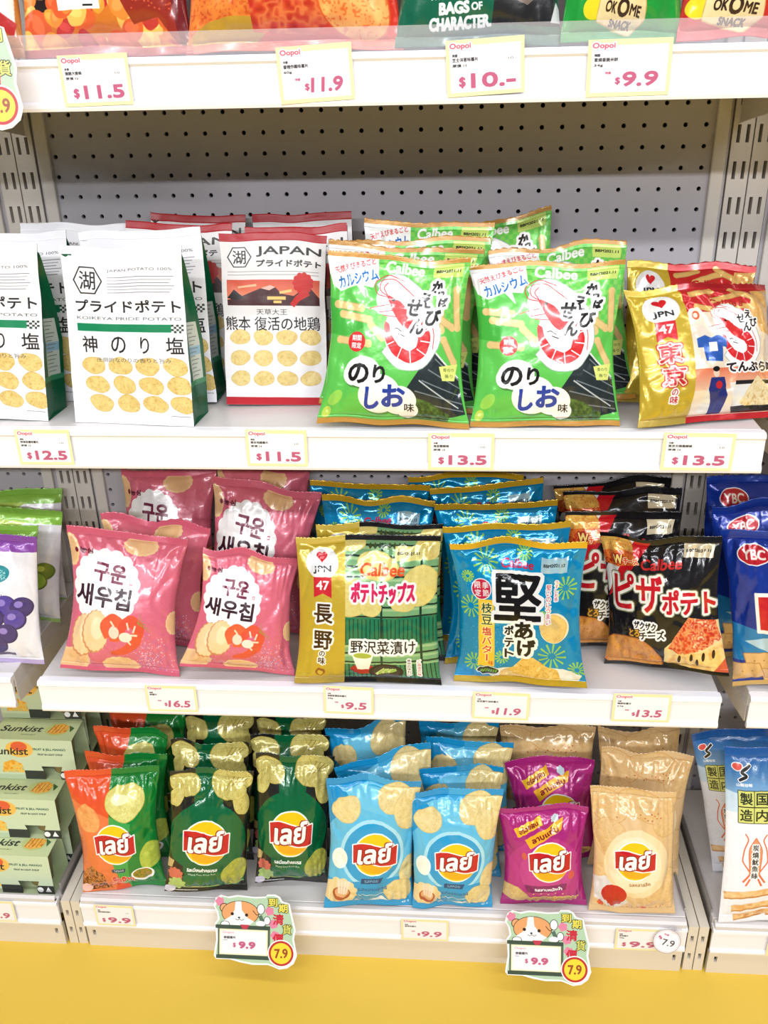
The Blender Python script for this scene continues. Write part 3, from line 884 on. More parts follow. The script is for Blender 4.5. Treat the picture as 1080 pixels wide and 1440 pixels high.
def art_sq():
    a = Art(100, 195, 380, (236, 238, 246))
    a.rect(0, 0, 100, 66, a.grad((16, 84, 160), (176, 208, 232), 4, 64))
    a.poly([(0, 44), (30, 50), (60, 46), (100, 54), (100, 66), (0, 66)], (214, 230, 242), alpha=.8)
    a.ell(11, 19, 4.6, 3.6, (226, 90, 80), strokes=((WH, .8),))
    a.line([(23, 17), (14, 25), (20, 28), (12, 33)], 2.8, K, strokes=((WH, .8),)); a.text('山新珍味', 17, 37, 15, 3.4, WH, bold=.3)
    for i, ch in enumerate('製国造内'):
        x, y = 11 + (i % 2) * 15.5, 43 + (i // 2) * 17
        a.rect(x, y, x + 15, y + 16, (212, 216, 120), strokes=((K, .6),)); a.text(ch, x + 7.5, y + 8, 11.5, 12, (44, 50, 30), bold=.5)
    o = (222, 108, 70); cx = 29
    for s in (1, -1):
        a.line([(cx + s * 5, 130), (cx + s * 13, 118), (cx + s * 11, 104), (cx + s * 7, 94), (cx + s * 11, 88)], 1.3, o)
        a.line([(cx + s * 2, 134), (cx + s * 8, 146)], 2, o); a.line([(cx + s * 4, 132), (cx + s * 11, 142)], 2, o)
    a.poly([(cx, 92), (cx + 6, 102), (cx + 7, 114), (cx + 5, 134), (cx - 5, 134), (cx - 7, 114), (cx - 6, 102)], (236, 150, 110)); a.line([(cx, 92), (cx + 7, 104), (cx + 5, 134)], .9, o); a.line([(cx, 92), (cx - 7, 104), (cx - 5, 134)], .9, o)
    a.vtext('炭燒魷魚絲', cx, 99, 138, 6.4, K, bold=.3, strokes=((WH, 1),))
    a.ell(70, 88, 22, 26, (226, 232, 242)); a.vtext('魷魚', 70, 70, 106, 16, (30, 90, 160), bold=.8)
    for p in ((2, 160, 66, 148), (10, 176, 80, 160), (14, 188, 60, 176), (46, 184, 98, 166)):
        a.line([(p[0], p[1]), ((p[0] + p[2]) / 2, (p[1] + p[3]) / 2 + 2), (p[2], p[3])], 9, (196, 132, 70)); a.line([(p[0], p[1] - .6), ((p[0] + p[2]) / 2, (p[1] + p[3]) / 2 + 1), (p[2], p[3] - .6)], 7, a.food([(226, 170, 106), (240, 204, 150), (206, 140, 84)], .15))
    return a


def art_rd():
    a = Art(100, 195, 120, (176, 30, 36)); a.rect(0, 12, 100, 40, (60, 84, 140)); a.ell(50, 90, 30, 26, (236, 206, 120))
    return a


def art_ta():
    a = Art(100, 124, 400, (214, 120, 44))
    g = np.random.RandomState(9)
    a.rect(8, 50, 46, 100, (40, 26, 28))
    for i in range(150):
        x, y = g.rand() * 100, 30 + g.rand() * 94
        if 14 < x < 44 and y < 88: continue
        c = ((238, 160, 60), (250, 196, 96), (226, 96, 50), (244, 140, 60), (196, 50, 50))[i % 5]
        r_ = 3 + g.rand() * 5
        a.ell(x, y, r_ * 1.3, r_, c, rot=g.rand() * 3, wob=.15, seed=i); a.ell(x - .6, y - .8, r_ * .8, r_ * .5, tuple(min(255, v + 22) for v in c), rot=g.rand() * 3)
        if i % 7 == 0: a.ell(x, y, 1.4, 1.2, (150, 50, 30))
    a.poly([(62, 40), (100, 40), (100, 124), (92, 118), (84, 104), (70, 108), (62, 90)], (150, 44, 30))
    for i in range(200): a.ell(66 + g.rand() * 32, 50 + g.rand() * 50, .6, .5, (206, 90, 60), n=6)
    a.poly([(90, 60), (100, 60), (100, 124), (94, 118)], (110, 22, 26))
    a.rect(26, 76, 52, 100, (248, 246, 244)); a.line([(42, 98), (48, 98)], 1, K)
    a.rect(0, 119, 100, 124, (176, 60, 50))
    return a


def art_tb():
    a = Art(100, 100, 460, (214, 52, 30))
    a.chip(16, 76, 20, 26, rot=.5, seed=3, base=(236, 140, 60), edge=(200, 70, 30)); a.ell(20, 92, 18, 7, (190, 150, 50), rot=-.1)
    a.poly([(28, 60), (70, 56), (74, 84), (60, 94), (32, 92)], a.food([(180, 30, 28), (206, 56, 40), (226, 120, 70), (190, 34, 30)], .22, 5))
    a.chip(80, 80, 15, 17, rot=-.3, seed=7, base=(242, 190, 110), edge=(220, 90, 40))
    a.rect(0, 96, 100, 100, (226, 110, 80))
    return a


def art_tc():
    a = Art(100, 135, 420, (8, 96, 70))
    # portrait: man with grey stubble in a dark coat
    a.poly([(58, 124), (60, 106), (66, 96), (92, 94), (98, 108), (101, 124)], (34, 34, 36)); a.poly([(94, 122), (98, 110), (104, 122)], (206, 206, 206))
    a.ell(78, 92, 11, 18, (206, 168, 148)); a.poly([(66, 80), (70, 70), (88, 70), (90, 82), (84, 76), (72, 76)], (60, 50, 46))
    a.poly([(68, 96), (72, 100), (78, 102), (84, 100), (88, 95), (88, 106), (80, 113), (72, 110)], (120, 104, 96))
    a.line([(73, 98.5), (78, 100), (83, 98)], 1.2, (150, 90, 86)); a.ell(73.5, 86, 1.8, 1, K); a.ell(83, 86, 1.8, 1, K); a.line([(78, 86), (79.5, 93), (76.5, 94)], .9, (160, 116, 100))
    a.text('WITH', 26, 106, 13, 5, WH, bold=.5); a.text('BAGS', 35, 113.5, 18, 6.2, WH, bold=.7, rot=3); a.text('OF', 49, 113, 6.5, 4.2, WH, bold=.4, rot=3); a.text('CHARACTER.', 39, 122, 37, 6.6, WH, bold=.7, rot=2)
    return a


def art_okome(col, dark, cx=46):
    a = Art(100, 130, 400, col)
    a.poly([(0, 0), (100, 0), (100, 40), (60, 60), (0, 50)], dark)
    a.ell(cx - 22, 111, 10, 7, (236, 216, 40))
    P = lambda pts: [(cx + x, 113 + y) for x, y in pts]
    a.poly(P([(-18, 4), (-15, -16), (2, -22), (16, -14), (18, 4), (8, 12), (-10, 6)]), (240, 216, 160), bold=2, strokes=(((206, 166, 96), .8),))
    a.text('OK', cx - 9, 111, 9, 6, (50, 30, 24), bold=.5, rot=-8); a.text('O', cx + 1, 112, 8.5, 9.5, (50, 30, 24), bold=.8); a.text('ME', cx + 11, 114, 9, 6, (50, 30, 24), bold=.5, rot=-10)
    a.text('SNACK', cx, 121, 18, 3.8, (60, 40, 30), bold=.4, rot=-8); a.text('*   *', cx + 1, 105, 14, 1.6, (50, 30, 24))
    return a


def art_tz():
    a = Art(100, 124, 200, (176, 110, 40)); a.poly([(60, 60), (100, 70), (96, 112), (80, 100)], (236, 230, 222)); a.poly([(84, 96), (98, 104), (94, 112), (82, 106)], (180, 40, 40))
    return a


for key, fn, args in (('JP', art_jp, ()), ('KM', art_km, ()), ('EB', art_eb, ()), ('TK', art_tk, ()), ('KR', art_kr, ()), ('NG', art_ng, ()), ('BK', art_bk, ()),
                      ('PZ', art_pz, ()), ('YB', art_yb, ()), ('GR', art_gr, ()), ('GN', art_gr, (True,)), ('LO', art_lo, ()), ('LG', art_lg, ()), ('LB', art_lb, ()),
                      ('LP', art_lp, ()), ('LE', art_le, ()), ('SQ', art_sq, ()), ('RD', art_rd, ()), ('TA', art_ta, ()), ('TB', art_tb, ()), ('TC', art_tc, ()),
                      ('TD', art_okome, ((30, 150, 56), (20, 120, 46))), ('TE', art_okome, ((200, 24, 34), (170, 18, 30), 34)), ('TZ', art_tz, ())):
    ART[key] = fn(*args).image('print_' + key.lower())


# id, kind, shelf: x, y, lean, yaw, roll, width, height, top/bottom width ratio (metres, radians)
BAGS = [
    ('JP1', 'JP', '2', -0.2711, -0.2485, 0.1352, -0.0915, -0, 0.147, 0.202, 0.9792),
    ('JP2', 'JP', '2', -0.4503, -0.235, 0.15, -0.043, 0.0313, 0.1426, 0.204, 1.069),
    ('JP3', 'JP', '2', -0.2635, -0.1777, 0.1347, 0.0044, -0.0222, 0.1493, 0.2058, 0.9851),
    ('JP4', 'JP', '2', -0.4311, -0.1643, 0.1381, -0.0186, 0.0023, 0.1421, 0.2064, 0.9665),
    ('JP5', 'JP', '2', -0.3856, -0.0948, 0.1363, -0.0125, 0.0266, 0.1448, 0.2029, 0.9735),
    ('KM1', 'KM', '2', -0.1133, -0.1824, 0.2145, 0.0504, 0.0244, 0.1238, 0.2023, 1.018),
    ('KM2', 'KM', '2', -0.0884, -0.1348, 0.2136, -0.0017, -0.0099, 0.1235, 0.204, 1.017),
    ('KM3', 'KM', '2', -0.0825, -0.0844, 0.21, -0.0022, -0.0369, 0.1251, 0.2085, 1.02),
    ('KM4', 'KM', '2', -0.2526, -0.1131, 0.2093, 0.0173, 0.05, 0.132, 0.2046, 1.036),
    ('KM5', 'KM', '2', -0.2338, -0.0673, 0.2098, 0.0077, 0.021, 0.124, 0.2094, 1.018),
    ('EB1', 'EB', '2', 0.0347, -0.2608, 0.2651, 0.0196, 0.0462, 0.1717, 0.1893, 0.9037),
    ('EB2', 'EB', '2', 0.2079, -0.2529, 0.2933, 0.0318, -0, 0.1672, 0.1829, 1.015),
    ('EB3', 'EB', '2', 0.0373, -0.207, 0.2583, -0.0063, 0.0563, 0.1857, 0.1869, 0.9514),
    ('EB4', 'EB', '2', 0.0597, -0.159, 0.2541, 0.0018, -0.0136, 0.1867, 0.1922, 0.9545),
    ('EB5', 'EB', '2', 0.0631, -0.112, 0.2502, 0.0232, 0.0494, 0.1748, 0.2036, 0.9113),
    ('EB7', 'EB', '2', 0.2329, -0.1807, 0.2665, 0.0138, -0.0469, 0.1746, 0.1853, 0.9138),
    ('EB6', 'EB', '2', 0.1626, -0.066, 0.19, 0.01, -0.1243, 0.182, 0.1909, 0.9376),
    ('TK1', 'TK', '2', 0.3965, -0.2417, 0.4638, 0.2967, 0.0283, 0.1746, 0.1607, 1.006),
    ('TK2', 'TK', '2', 0.3793, -0.1782, 0.4565, 0.063, 0.0495, 0.1577, 0.1678, 0.9563),
    ('TK3', 'TK', '2', 0.5547, -0.225, 0.4786, 0.0725, 0.01, 0.158, 0.1564, 0.9585),
    ('KR1', 'KR', '3', -0.3379, -0.2575, 0.3653, 0.103, 0.126, 0.155, 0.1927, 1),
    ('KR2', 'KR', '3', -0.1779, -0.2543, 0.2735, 0.1872, 0.1876, 0.149, 0.1635, 0.8169),
    ('KR3', 'KR', '3', -0.3199, -0.1711, 0.2922, -0.1118, 0.06, 0.1566, 0.1755, 1.007),
    ('KR4', 'KR', '3', -0.3132, -0.0914, 0.2524, 0.0789, 0.0344, 0.1437, 0.2192, 0.9687),
    ('KR5', 'KR', '3', -0.1807, -0.1433, 0.3017, 0.0349, 0.1398, 0.1527, 0.2132, 0.9864),
    ('KR6', 'KR', '3', -0.1744, -0.0674, 0.1909, 0.0745, 0.0321, 0.1407, 0.2155, 0.9619),
    ('NG1', 'NG', '3', -0.0044, -0.2553, 0.2254, 0.0421, 0.02, 0.1907, 0.1992, 0.9597),
    ('NG2', 'NG', '3', 0.0063, -0.1968, 0.2176, -0.0351, -0, 0.181, 0.1929, 0.9271),
    ('BK1', 'BK', '3', 0.1936, -0.2577, 0.1851, -0.1592, -0.0659, 0.1682, 0.1964, 0.9906),
    ('BK2', 'BK', '3', 0.1816, -0.1993, 0.1765, 0.0349, -0.0233, 0.1673, 0.1926, 0.9883),
    ('BK3', 'BK', '3', 0.1723, -0.149, 0.1946, -0.0014, -0.047, 0.1665, 0.2004, 0.9849),
    ('BK4', 'BK', '3', 0.1767, -0.099, 0.1943, 0.0384, -0.1195, 0.1624, 0.1992, 0.9729),
    ('BK5', 'BK', '3', 0.1215, -0.052, 0.1287, 0.0478, 0.0151, 0.1656, 0.2053, 0.9826),
    ('BK6', 'BK', '3', -0.0033, -0.1383, 0.1975, 0.0018, 0.0306, 0.1601, 0.2004, 0.9671),
    ('BK7', 'BK', '3', -0.0224, -0.0878, 0.1979, 0.0216, 0.0506, 0.1705, 0.2037, 0.9963),
    ('PZ1', 'PZ', '3', 0.3846, -0.2287, 0.1851, -0.4242, -0.1881, 0.1572, 0.1818, 0.9523),
    ('PZ2', 'PZ', '3', 0.3262, -0.1658, 0.2096, 0.0529, 0.0357, 0.1582, 0.1943, 0.9541),
    ('PZ3', 'PZ', '3', 0.3549, -0.1146, 0.2125, -0.0646, -0.0957, 0.1644, 0.1992, 0.9687),
    ('PZ4', 'PZ', '3', 0.3458, -0.0659, 0.2053, -0.0504, -0.0887, 0.1656, 0.1959, 0.9733),
    ('YB1', 'YB', '3', 0.5401, -0.2574, 0.1952, -0.2535, -0.1971, 0.1432, 0.2074, 1.02),
    ('YB2', 'YB', '3', 0.5307, -0.1741, 0.2183, 0.0602, -0.0323, 0.1591, 0.2163, 0.9689),
    ('YB3', 'YB', '3', 0.5295, -0.1064, 0.2316, 0.1036, 0.0188, 0.1595, 0.2251, 0.9694),
    ('GR1', 'GR', '3', -0.532, -0.232, 0.2, 0.04, 0.05, 0.152, 0.186, 1.03),
    ('GN1', 'GN', '3', -0.5654, -0.168, 0.2135, 0.0541, 0.0514, 0.1594, 0.1697, 1.025),
    ('GN2', 'GN', '3', -0.5556, -0.12, 0.2127, 0.0329, 0.1117, 0.1613, 0.1704, 1.029),
    ('GN3', 'GN', '3', -0.5658, -0.072, 0.2234, 0.0848, 0.0373, 0.1585, 0.1767, 1.022),
    ('LO1', 'LO', 'b', -0.3845, -0.2664, 0.22, 0.1551, -0, 0.1239, 0.2005, 1.102),
    ('LO2', 'LO', 'b', -0.3848, -0.2074, 0.158, 0.0607, -0.009, 0.117, 0.1877, 1.089),
    ('LO3', 'LO', 'b', -0.3968, -0.1516, 0.1674, -0.0452, -0, 0.1107, 0.1881, 1.079),
    ('LO4', 'LO', 'b', -0.3863, -0.095, 0.1373, 0.0343, -0, 0.1198, 0.1819, 1.095),
    ('LG1', 'LG', 'b', -0.258, -0.2698, 0.2121, 0.1879, 0.1341, 0.1199, 0.1982, 0.9881),
    ('LG2', 'LG', 'b', -0.1322, -0.2481, 0.207, 0.1387, 0.0855, 0.1069, 0.2093, 1.072),
    ('LG3', 'LG', 'b', -0.2615, -0.1996, 0.2149, 0.0005, 0.0091, 0.1211, 0.1989, 0.9906),
    ('LG4', 'LG', 'b', -0.256, -0.1385, 0.2243, -0.0067, -0.0318, 0.1145, 0.2007, 0.9769),
    ('LG5', 'LG', 'b', -0.1431, -0.1859, 0.2435, 0.0327, 0.0255, 0.1214, 0.2058, 0.991),
    ('LG6', 'LG', 'b', -0.1414, -0.1288, 0.2219, -0.0012, -0.0278, 0.1147, 0.2002, 0.9774),
    ('LB1', 'LB', 'b', -0.0117, -0.2804, 0.1949, 0.1506, 0.0737, 0.1305, 0.2122, 1.023),
    ('LB2', 'LB', 'b', 0.1109, -0.2767, 0.1941, 0.0432, 0.0182, 0.1152, 0.192, 1.189),
    ('LB3', 'LB', 'b', 0.0404, -0.2211, 0.1702, 0.1387, -0.1428, 0.1373, 0.2075, 1.04),
    ('LB4', 'LB', 'b', -0.0082, -0.1522, 0.1772, 0.0705, -0.0706, 0.1237, 0.2079, 1.009),
    ('LB5', 'LB', 'b', 0.1229, -0.2132, 0.1178, 0.0169, -0, 0.1214, 0.1983, 1.004),
    ('LB6', 'LB', 'b', 0.1344, -0.1615, 0.135, -0.0295, -0, 0.1286, 0.2006, 1.019),
    ('LB7', 'LB', 'b', 0.1194, -0.1077, 0.1249, 0.0367, -0, 0.1222, 0.198, 1.006),
    ('LP1', 'LP', 'b', 0.2451, -0.2626, 0.2148, 0.0168, -0.0294, 0.1239, 0.1606, 1.05),
    ('LP2', 'LP', 'b', 0.2743, -0.1825, 0.2505, 0.0179, -0.1114, 0.1261, 0.1706, 1.052),
    ('LE1', 'LE', 'b', 0.3712, -0.2727, 0.2188, -0.0246, -0.0458, 0.1204, 0.1974, 0.9605),
    ('LE2', 'LE', 'b', 0.3857, -0.1938, 0.2272, -0.0383, 0.044, 0.1329, 0.2004, 0.9894),
    ('LE3', 'LE', 'b', 0.4005, -0.1316, 0.2053, 0.0161, -0.0156, 0.126, 0.1947, 0.9733),
    ('LE4', 'LE', 'b', 0.2561, -0.1149, 0.1599, -0.0382, -0, 0.1438, 0.1864, 1.018),
    ('SQ1', 'SQ', 'b', 0.5625, -0.2829, 0.2738, 0.0598, -0.0129, 0.1391, 0.2676, 0.96),
    ('SQ2', 'SQ', 'b', 0.5611, -0.1965, 0.0988, -0.2504, -0.25, 0.1094, 0.2426, 0.9972),
    ('SQ3', 'SQ', 'b', 0.6336, -0.1436, 0.134, 0.032, -0.0029, 0.1332, 0.2435, 1.007),
    ('TA', 'TA', 't', -0.247, -0.235, 0.192, 0, 0, 0.172, 0.205, 0.98),
    ('TB', 'TB', 't', -0.058, -0.235, 0.192, 0.0175, 0, 0.214, 0.2, 0.98),
    ('TC', 'TC', 't', 0.123, -0.235, 0.192, 0, 0, 0.16, 0.205, 0.98),
    ('TD', 'TD', 't', 0.262, -0.235, 0.192, 0.1047, 0, 0.118, 0.2, 0.98),
    ('TE', 'TE', 't', 0.385, -0.235, 0.192, -0.0524, 0, 0.14, 0.2, 0.98),
    ('TZ', 'TZ', 't', -0.392, -0.235, 0.192, 0, 0, 0.12, 0.2, 0.98),
]


# ------------------------------------------------------------------ the setting
mb = MB(); mb.box(-3.2, -4.5, -0.03, 3.2, 0.12, 0.0)
M_FLOOR = mat('yellow_floor', lin(224, 188, 72), 0.42, bump=0.04, bscale=30, var=0.03, vscale=2.5)
tag(mb.build('floor', [M_FLOOR]), kind='structure')
mb = MB(); mb.box(-3.2, 0.05, 0.0, 3.2, 0.12, 2.7)
tag(mb.build('wall_back', [mat('wall_paint', lin(226, 222, 216), 0.7, var=0.02)]), kind='structure')

PITCH_X = 0.936        # distance between bay centres
SEAM = 0.468


def peg_panel(parent, x_first, ncol, x0, x1, z0, z1):
    """sheet with real round holes every 25 mm"""
    h, r = 0.025, 0.0029
    nrow = int((z1 - z0 - 0.02) / h)
    zf = 1.1484 - round((1.1484 - (z0 + 0.0225)) / h) * h
    v, f = [], []
    def quad(a, b, c, d):
        n = len(v); v.extend((a, b, c, d)); f.append((n, n + 1, n + 2, n + 3))
    oct_ = [(math.cos((i + .5) * math.pi / 4), math.sin((i + .5) * math.pi / 4)) for i in range(8)]
    sq = [(1, .4142), (.4142, 1), (-.4142, 1), (-1, .4142), (-1, -.4142), (-.4142, -1), (.4142, -1), (1, -.4142)]
    zt = zf
    while zt + h < z1 - 0.005: zt += h
    z = zf
    while z < z1 - 0.01:
        for c in range(ncol):
            x = x_first + c * h
            n = len(v)
            for (sx, sz), (ox, oz) in zip(sq, oct_):
                v.append((x + sx * h / 2, 0, z + sz * h / 2)); v.append((x + ox * r, 0, z + oz * r)); v.append((x + ox * r, 0.006, z + oz * r))
            for i in range(8):
                j = (i + 1) % 8
                f.append((n + 3 * i, n + 3 * i + 1, n + 3 * j + 1, n + 3 * j)); f.append((n + 3 * i + 1, n + 3 * i + 2, n + 3 * j + 2, n + 3 * j + 1))
            for i in (1, 3, 5, 7):      # cut corners of the cell
                pass
            for sx, sz in ((1, 1), (-1, 1), (-1, -1), (1, -1)):
                a = (x + sx * h / 2, 0, z + sz * h / 2 * .4142); b = (x + sx * h / 2, 0, z + sz * h / 2); c2 = (x + sx * h / 2 * .4142, 0, z + sz * h / 2)
                k = len(v); v.extend((a, b, c2)); f.append((k, k + 1, k + 2))
        z += h
    zb, zt = zf - h / 2, z - h / 2
    xa, xb = x_first - h / 2, x_first + (ncol - .5) * h
    for a, b, c, d in ((x0, xa, zb, zt), (xb, x1, zb, zt), (x0, x1, z0, zb), (x0, x1, zt, z1)):
        if b > a and d > c: quad((a, 0, c), (b, 0, c), (b, 0, d), (a, 0, d))
    me = bpy.data.meshes.new('back_panel'); me.from_pydata(v, [], f); me.materials.append(M_PEG); me.update()
    o = bpy.data.objects.new('back_panel', me); C.objects.link(o); o.parent = parent
    m2 = MB(); m2.box(x0, 0.012, z0, x1, 0.02, z1)
    m2.build('peg_hole_shade', [M_DARK], o)  # black sheet painting in the shade seen through the peg holes
    return o


def slotted_face(mb, x0, x1, xs, z0, z1, y, zc0, pitch, sl, sw, depth=0.012):
    """vertical strip with pairs of slots cut right through"""
    X = sorted([x0, x1] + [x - sw / 2 for x in xs] + [x + sw / 2 for x in xs])
    Zs = [z0]; k = math.ceil((z0 + sl - zc0) / pitch); z = zc0 + k * pitch
    while z + sl / 2 < z1 - .004:
        Zs += [z - sl / 2, z + sl / 2]; z += pitch
    Zs.append(z1)
    for i in range(len(X) - 1):
        for j in range(len(Zs) - 1):
            a, b, c, d = X[i], X[i + 1], Zs[j], Zs[j + 1]
            if i % 2 == 1 and j % 2 == 1:
                mb.poly([(a, y, c), (a, y + depth, c), (a, y + depth, d), (a, y, d)]); mb.poly([(b, y, c), (b, y + depth, c), (b, y + depth, d), (b, y, d)])
                mb.poly([(a, y, c), (b, y, c), (b, y + depth, c), (a, y + depth, c)]); mb.poly([(a, y, d), (b, y, d), (b, y + depth, d), (a, y + depth, d)])
            else:
                mb.poly([(a, y, c), (b, y, c), (b, y, d), (a, y, d)])


def upright(parent, x0, x1, xs, z1=1.75):
    mb = MB(); y = -0.003
    slotted_face(mb, x0, x1, xs, 0.0, z1, y, 1.095, 0.0425, 0.021, 0.0042)
    mb.poly([(x0, y, 0), (x0, y + .04, 0), (x0, y + .04, z1), (x0, y, z1)]); mb.poly([(x1, y, 0), (x1, y + .04, 0), (x1, y + .04, z1), (x1, y, z1)])
    mb.poly([(x0, y, z1), (x1, y, z1), (x1, y + .04, z1), (x0, y + .04, z1)])
    o = mb.build('upright', [M_UP], parent)
    m2 = MB(); m2.box(x0 + .001, y + .0125, .002, x1 - .001, y + .02, z1 - .002); m2.build('slot_shade', [M_DARK], o)  # dark sheet added as painted shade inside the upright's slots
    return o


def base_leg(parent, x0, x1):
    """foot under the bottom shelf: long box with two small openings in its face"""
    mb = MB(); y0 = YB + 0.006; xm = (x0 + x1) / 2
    slotted_face(mb, x0, x1, [xm], 0.0, 0.09, y0, 0.029, 0.036, 0.012, 0.0045, 0.008)
    for a in (x0, x1): mb.poly([(a, y0, 0), (a, -.004, 0), (a, -.004, .09), (a, y0, .09)])
    mb.poly([(x0, y0, .09), (x1, y0, .09), (x1, -.004, .09), (x0, -.004, .09)])
    o = mb.build('base_leg', [M_CREAM], parent)
    m2 = MB(); m2.box(x0 + .001, y0 + .009, .004, x1 - .001, y0 + .014, .086); m2.build('slot_shade', [M_DARK], o)  # near-black sheet standing for the shade inside the leg openings


def bay(cx, label, x_first, ncol, panel_x, posts, legs):
    r = tag(empty('shelving_bay', (0, 0, 0)), label, 'shelving', 'shelving bays with pegboard backs')
    peg_panel(r, x_first, ncol, panel_x[0], panel_x[1], 0.0, 1.75)
    for s, (a, b, xs, fa, fb) in posts:
        upright(r, a, b, xs)
        mb = MB(); mb.box(fa, -.007, 0, fb, .006, 1.75, b=.0012); mb.build('frame_strip', [M_UP], r)
    for a, b in legs: base_leg(r, a, b)
    mb = MB(); mb.box(panel_x[0] - .008, YF, 1.598, panel_x[1] + .008, -.010, 1.622, b=.0012)      # unseen shelf above, added to shade the packs below it
    mb.box(panel_x[0] - .008, YF - .002, 1.575, panel_x[1] + .008, YF + .006, 1.6225, b=.0012); mb.build('shade_shelf', [M_DECK], r)
    return r


def post(side, cx=0.0):
    s = side
    a, b = sorted((cx + s * .442, cx + s * .4672)); fa, fb = sorted((cx + s * .4205, cx + s * .4365))
    return (s, (a, b, sorted((cx + s * .4495, cx + s * .4605)), fa, fb))


bay(0, 'middle white shelving bay with pegboard back holding most of the snack bags', -0.415, 34, (-.4405, .4405), [post(-1), post(1)], [(-.4672, -.4535), (.4535, .4672)])
bay(-PITCH_X, 'white shelving bay at the left edge behind the grape and green packs', -0.936 + .415 - 17 * .025, 18, (-.936 - .03, -.936 + .4405), [post(1, -PITCH_X)], [(-.4822, -.4688)])
bay(PITCH_X, 'white shelving bay at the right edge behind the blue cracker packs', 0.936 - .415, 18, (.936 - .4405, .936 + .03), [post(-1, PITCH_X)], [(.4688, .4822)])

M_ACRYL = bpy.data.materials.new('clear_acrylic'); M_ACRYL.use_nodes = True
_b = M_ACRYL.node_tree.nodes['Principled BSDF']
_b.inputs['Base Color'].default_value = (.80, .77, .82, 1); _b.inputs['Roughness'].default_value = .12; _b.inputs['Alpha'].default_value = .20


def rail_profile(y, z, h):
    """ticket channel seen from the side: rounded top lip, hollow face, bottom lip"""
    return [(y + .012, z), (y + .002, z), (y - .001, z - .002), (y - .0015, z - .006), (y + .0008, z - .0085), (y + .0008, z - h + .009), (y - .0016, z - h + .0065),
            (y - .0022, z - h + .003), (y - .0012, z - h), (y + .004, z - h), (y + .004, z - h + .01), (y + .006, z - .008), (y + .012, z - .006)]


def shelf(x0, x1, z, yf, label, bottom=False, deck_dz=0.0, lip=False, rails=True, brackets=(True, True)):
    r = tag(empty('shelf', ((x0 + x1) / 2, 0, z)), label, 'shelf', 'white metal shelves')
    cx = (x0 + x1) / 2
    a, b = x0 - cx, x1 - cx
    mb = MB()
    dz = deck_dz
    mb.box(a + .001, yf + .0125, -.024 + dz, b - .001, -.010, 0 + dz, b=.0012)
    if bottom:   # round front nose of the deck
        prof = [(yf + .020, dz - .004), (yf + .010, dz + .0005), (yf + .004, 0.0005 if dz else -.0003), (yf + .0005, -.0035), (yf + .0005, -.012), (yf + .0125, -.012), (yf + .020, dz - .012)]
        mb.extrude_x(prof, a + .002, b - .002)
    mb.build('deck', [M_DECK], r)
    mb = MB(); mb.extrude_x([(y, zz) for y, zz in rail_profile(yf, 0 if not bottom else -.009, RAIL if not bottom else .0475)], a, b)
    mb.build('price_rail', [M_PLASTIC], r)
    if not bottom:
        for s, x in ((-1, a), (1, b)):
            if not brackets[0 if s < 0 else 1]: continue
            mb = MB()
            xi, xo = sorted((x - s * .0018, x))
            loop = [(yf + .0130, -.0245), (yf + .0130, -.0470), (yf + .06, -.056), (-.05, -.078), (-.006, -.085), (-.006, -.0245)]
            mb.extrude_x(loop, xi - s * .0006, xo - s * .0006)
            mb.build('side_bracket', [M_UP], r)
    else:
        mb = MB()
        y0 = yf + .003
        X = [a + .012, b - .012]
        slotted_face(mb, a + .001, b - .001, X, -.102, -.058, y0, -.074, .2, .012, .0045, .006)
        for xx in (a + .001, b - .001): mb.poly([(xx, y0, -.102), (xx, y0 + .008, -.102), (xx, y0 + .008, -.058), (xx, y0, -.058)])
        k = mb.build('kick_panel', [M_CREAM], r)
        m2 = MB(); m2.box(a + .002, y0 + .0065, -.100, b - .002, y0 + .0095, -.058); m2.build('slot_shade', [M_DARK], k)  # black sheet paints the shade behind the kick panel slots
        for s, x in ((-1, a), (1, b)):
            mb = MB(); mb.box(min(x, x - s * .0022), yf + .022, -.018, max(x, x - s * .0022), -.012, .006, b=.0006)
            mb.build('side_rim', [M_METAL], r)
    if lip:
        mb = MB(); mb.box(a + .002, yf + .0045, .0003, b - .002, yf + .0058, .0215); mb.build('clear_lip', [M_ACRYL], r)
    return r


shelf(-HALF, HALF, Z_TOP, YF, 'topmost white shelf with clear plastic lip above its price rail', lip=True)
shelf(-HALF, HALF, Z_TWO, YF, 'white shelf holding the white potato packs and green shrimp snack bags')
shelf(-HALF, HALF, Z_THREE, YF, 'white shelf holding the pink, teal and black snack bags')
shelf(-HALF, HALF, Z_BASE, YB, 'bottom white shelf near the floor with the Thai chip bags', bottom=True)
shelf(-PITCH_X, -.486, Z_TWO, YF, 'short length of white shelf beyond the leftmost white potato pack', brackets=(False, True))
shelf(-PITCH_X, -.486, Z_THREE + .004, YF, 'white shelf under the purple grape pack', brackets=(False, True))
shelf(-PITCH_X, -.486, Z_BASE, YB, 'bottom white shelf under the pale green fruit jelly cartons', bottom=True, deck_dz=-.022)
shelf(.486, PITCH_X, Z_TWO, YF, 'white shelf beside the red Tokyo shrimp bags at the right edge', brackets=(True, False))
shelf(.486, PITCH_X, Z_THREE + .002, YF, 'white shelf under the blue cracker packs', brackets=(True, False))
shelf(.486, PITCH_X, Z_BASE, YB, 'bottom white shelf under the blue and white squid packs', bottom=True)
shelf(-PITCH_X, -.486, Z_TOP, YF, 'topmost white shelf of the bay at the left edge', lip=True, brackets=(False, True))
shelf(.486, PITCH_X, Z_TOP, YF, 'topmost white shelf of the bay at the right edge', lip=True, brackets=(True, False))
SHELF_Z = {'t': Z_TOP, '2': Z_TWO, '3': Z_THREE, 'b': Z_BASE}

